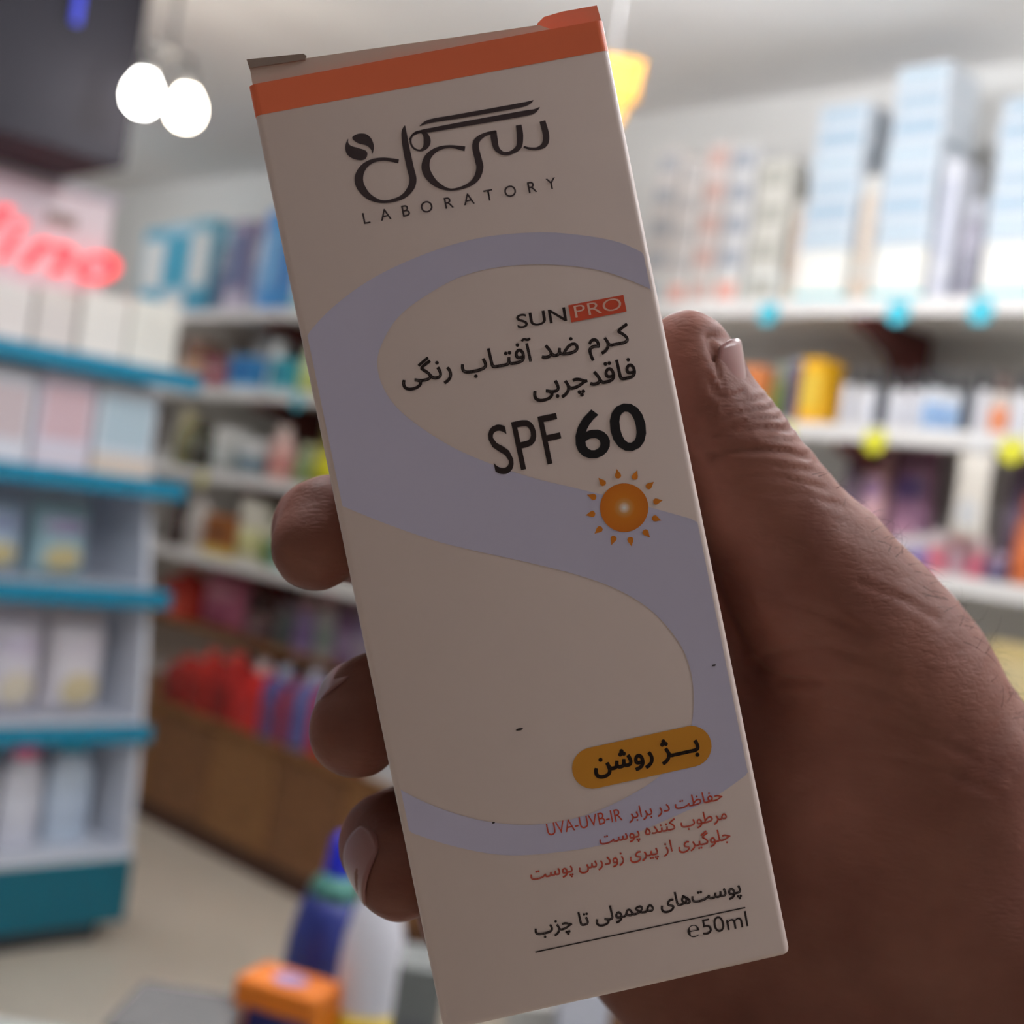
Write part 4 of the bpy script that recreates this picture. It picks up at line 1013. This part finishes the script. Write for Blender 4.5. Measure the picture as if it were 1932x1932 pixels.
def skin_material():
    m = bpy.data.materials.new('skin'); m.use_nodes = True; nt = m.node_tree; b = nt.nodes['Principled BSDF']
    tc = nt.nodes.new('ShaderNodeTexCoord')
    n1 = nt.nodes.new('ShaderNodeTexNoise'); n1.inputs['Scale'].default_value = 45; n1.inputs['Detail'].default_value = 5
    r = nt.nodes.new('ShaderNodeValToRGB')
    r.color_ramp.elements[0].position = .3; r.color_ramp.elements[0].color = lin((122, 74, 62)) + (1,)
    r.color_ramp.elements[1].position = .72; r.color_ramp.elements[1].color = lin((150, 99, 84)) + (1,)
    nt.links.new(tc.outputs['Object'], n1.inputs['Vector']); nt.links.new(n1.outputs['Fac'], r.inputs[0]); nt.links.new(r.outputs[0], b.inputs['Base Color'])
    b.inputs['Roughness'].default_value = .58; b.inputs['Specular IOR Level'].default_value = .3
    b.inputs['Subsurface Weight'].default_value = .15; b.inputs['Subsurface Radius'].default_value = (.9, .35, .2); b.inputs['Subsurface Scale'].default_value = .0025
    mp = nt.nodes.new('ShaderNodeMapping'); mp.inputs['Rotation'].default_value = (0, 0, .7); mp.inputs['Scale'].default_value = (260, 900, 500)
    n2 = nt.nodes.new('ShaderNodeTexNoise'); n2.inputs['Scale'].default_value = 1; n2.inputs['Detail'].default_value = 3
    v = nt.nodes.new('ShaderNodeTexVoronoi'); v.feature = 'DISTANCE_TO_EDGE'; v.inputs['Scale'].default_value = 1
    mp2 = nt.nodes.new('ShaderNodeMapping'); mp2.inputs['Rotation'].default_value = (0, 0, .6); mp2.inputs['Scale'].default_value = (500, 1100, 700)
    mth = nt.nodes.new('ShaderNodeMath'); mth.operation = 'MULTIPLY_ADD'; mth.inputs[1].default_value = .6
    bp = nt.nodes.new('ShaderNodeBump'); bp.inputs['Strength'].default_value = .42; bp.inputs['Distance'].default_value = .0003
    nt.links.new(tc.outputs['Object'], mp.inputs[0]); nt.links.new(mp.outputs[0], n2.inputs['Vector'])
    nt.links.new(tc.outputs['Object'], mp2.inputs[0]); nt.links.new(mp2.outputs[0], v.inputs['Vector'])
    nt.links.new(v.outputs['Distance'], mth.inputs[0]); nt.links.new(n2.outputs['Fac'], mth.inputs[2]); nt.links.new(mth.outputs[0], bp.inputs['Height'])
    nt.links.new(bp.outputs['Normal'], b.inputs['Normal'])
    return m
M_SKIN = skin_material()
hand = obj('hand', hand_me, M_SKIN, None, CAMM)
hand['label'] = 'right hand gripping the sunscreen carton, thumb on its right side'; hand['category'] = 'hand'
M_NAIL = mat('fingernail', (158, 110, 106), .3, .6, vary=.05, scale=200)
def nail(o, axis, normal, length, width, rad, lift=.1):
    normal = np.array(normal, float) / np.linalg.norm(normal); rel = V - o; tt = rel @ normal; pp = np.linalg.norm(rel - tt[:, None] * normal, axis=1)
    c = o + normal * (tt[(pp < 1.2) & (tt > 2) & (tt < 14)].max() + lift)
    axis = np.array(axis, float); axis /= np.linalg.norm(axis); normal = np.array(normal, float); normal -= axis * (normal @ axis); normal /= np.linalg.norm(normal)
    side = np.cross(axis, normal); vs, fs, n, m = [], [], 12, 10; half = width / 2 / rad
    for th in (0, -.45):
        for j in range(m + 1):
            v = 2 * j / m - 1
            for i in range(n + 1):
                u = 2 * i / n - 1
                uu, vv = u * math.sqrt(1 - .8 * v * v / 2), v * math.sqrt(1 - .8 * u * u / 2)
                a = uu * half; r_ = rad + th
                vs.append((c + axis * (vv * length / 2) + side * (r_ * math.sin(a)) + normal * (r_ * math.cos(a) - rad - .25 * vv * vv)) / MM)
    q = (n + 1) * (m + 1)
    for j in range(m):
        for i in range(n):
            a = j * (n + 1) + i; fs.append((a, a + 1, a + n + 2, a + n + 1)); b = a + q; fs.append((b, b + n + 1, b + n + 2, b + 1))
    for i in range(n):
        fs.append((i, q + i, q + i + 1, i + 1)); a = m * (n + 1) + i; fs.append((a, a + 1, q + a + 1, q + a))
    for j in range(m):
        a = j * (n + 1); fs.append((a, a + n + 1, q + a + n + 1, q + a)); a += n; fs.append((a, q + a, q + a + n + 1, a + n + 1))
    bm = bmesh.new(); bv = [bm.verts.new(v) for v in vs]
    for f in fs: bm.faces.new([bv[k] for k in f])
    bmesh.ops.recalc_face_normals(bm, faces=bm.faces)
    return obj('fingernail', from_bm('fingernail', bm, True), M_NAIL, hand)
nail(TC - TU * 1.3, TU, TN, 11.0, 12.0, 8.6, -.08)
nq = np.array([-.70, .70, .12]); nail(pm(690, 1350, 216), (.1, -.25, 1), nq, 9, 10.5, 8.6)
nq = np.array([-.90, .12, .42]); nail(pm(757, 1634, 213), (.40, -.25, .88), nq, 11, 13, 8.0)
# sparse hairs on the back of the hand
rng = np.random.default_rng(3)
cand = np.where((PXY[:, 0] > 1500) & (PXY[:, 1] > 880) & (PXY[:, 1] < 1560) & (N[:, 2] < .75) & (N[:, 2] > -.2) & (V[:, 2] > -250) & (N[:, 0] > .2))[0]
hv, hf = [], []
for i in rng.choice(cand, min(150, len(cand)), replace=False):
    n_ = N[i]; tdir = np.array([.75, .25, .1]) + rng.normal(0, .35, 3); tdir -= n_ * (tdir @ n_) * .75; tdir /= np.linalg.norm(tdir)
    L_ = rng.uniform(2, 5.5); s_ = np.cross(n_, tdir); s_ /= np.linalg.norm(s_) + 1e-9; b0 = len(hv); bend = rng.normal(0, .5)
    for k in range(6):
        t_ = k / 5; p_ = V[i] - n_ * .15 + tdir * L_ * t_ + n_ * (L_ * .32 * t_ * (1.15 - t_)) + s_ * bend * L_ * .3 * t_ * t_
        r_ = .038 * (1 - .75 * t_)
        for a in range(3): hv.append((p_ + (n_ * math.cos(2.094 * a) + s_ * math.sin(2.094 * a)) * r_) / MM)
    for k in range(5):
        for a in range(3): hf.append((b0 + 3 * k + a, b0 + 3 * k + (a + 1) % 3, b0 + 3 * k + 3 + (a + 1) % 3, b0 + 3 * k + 3 + a))
hr = obj('hair', mesh('hair', hv, hf), mat('dark_hair', (40, 28, 22), .5), hand); hr['kind'] = 'stuff'
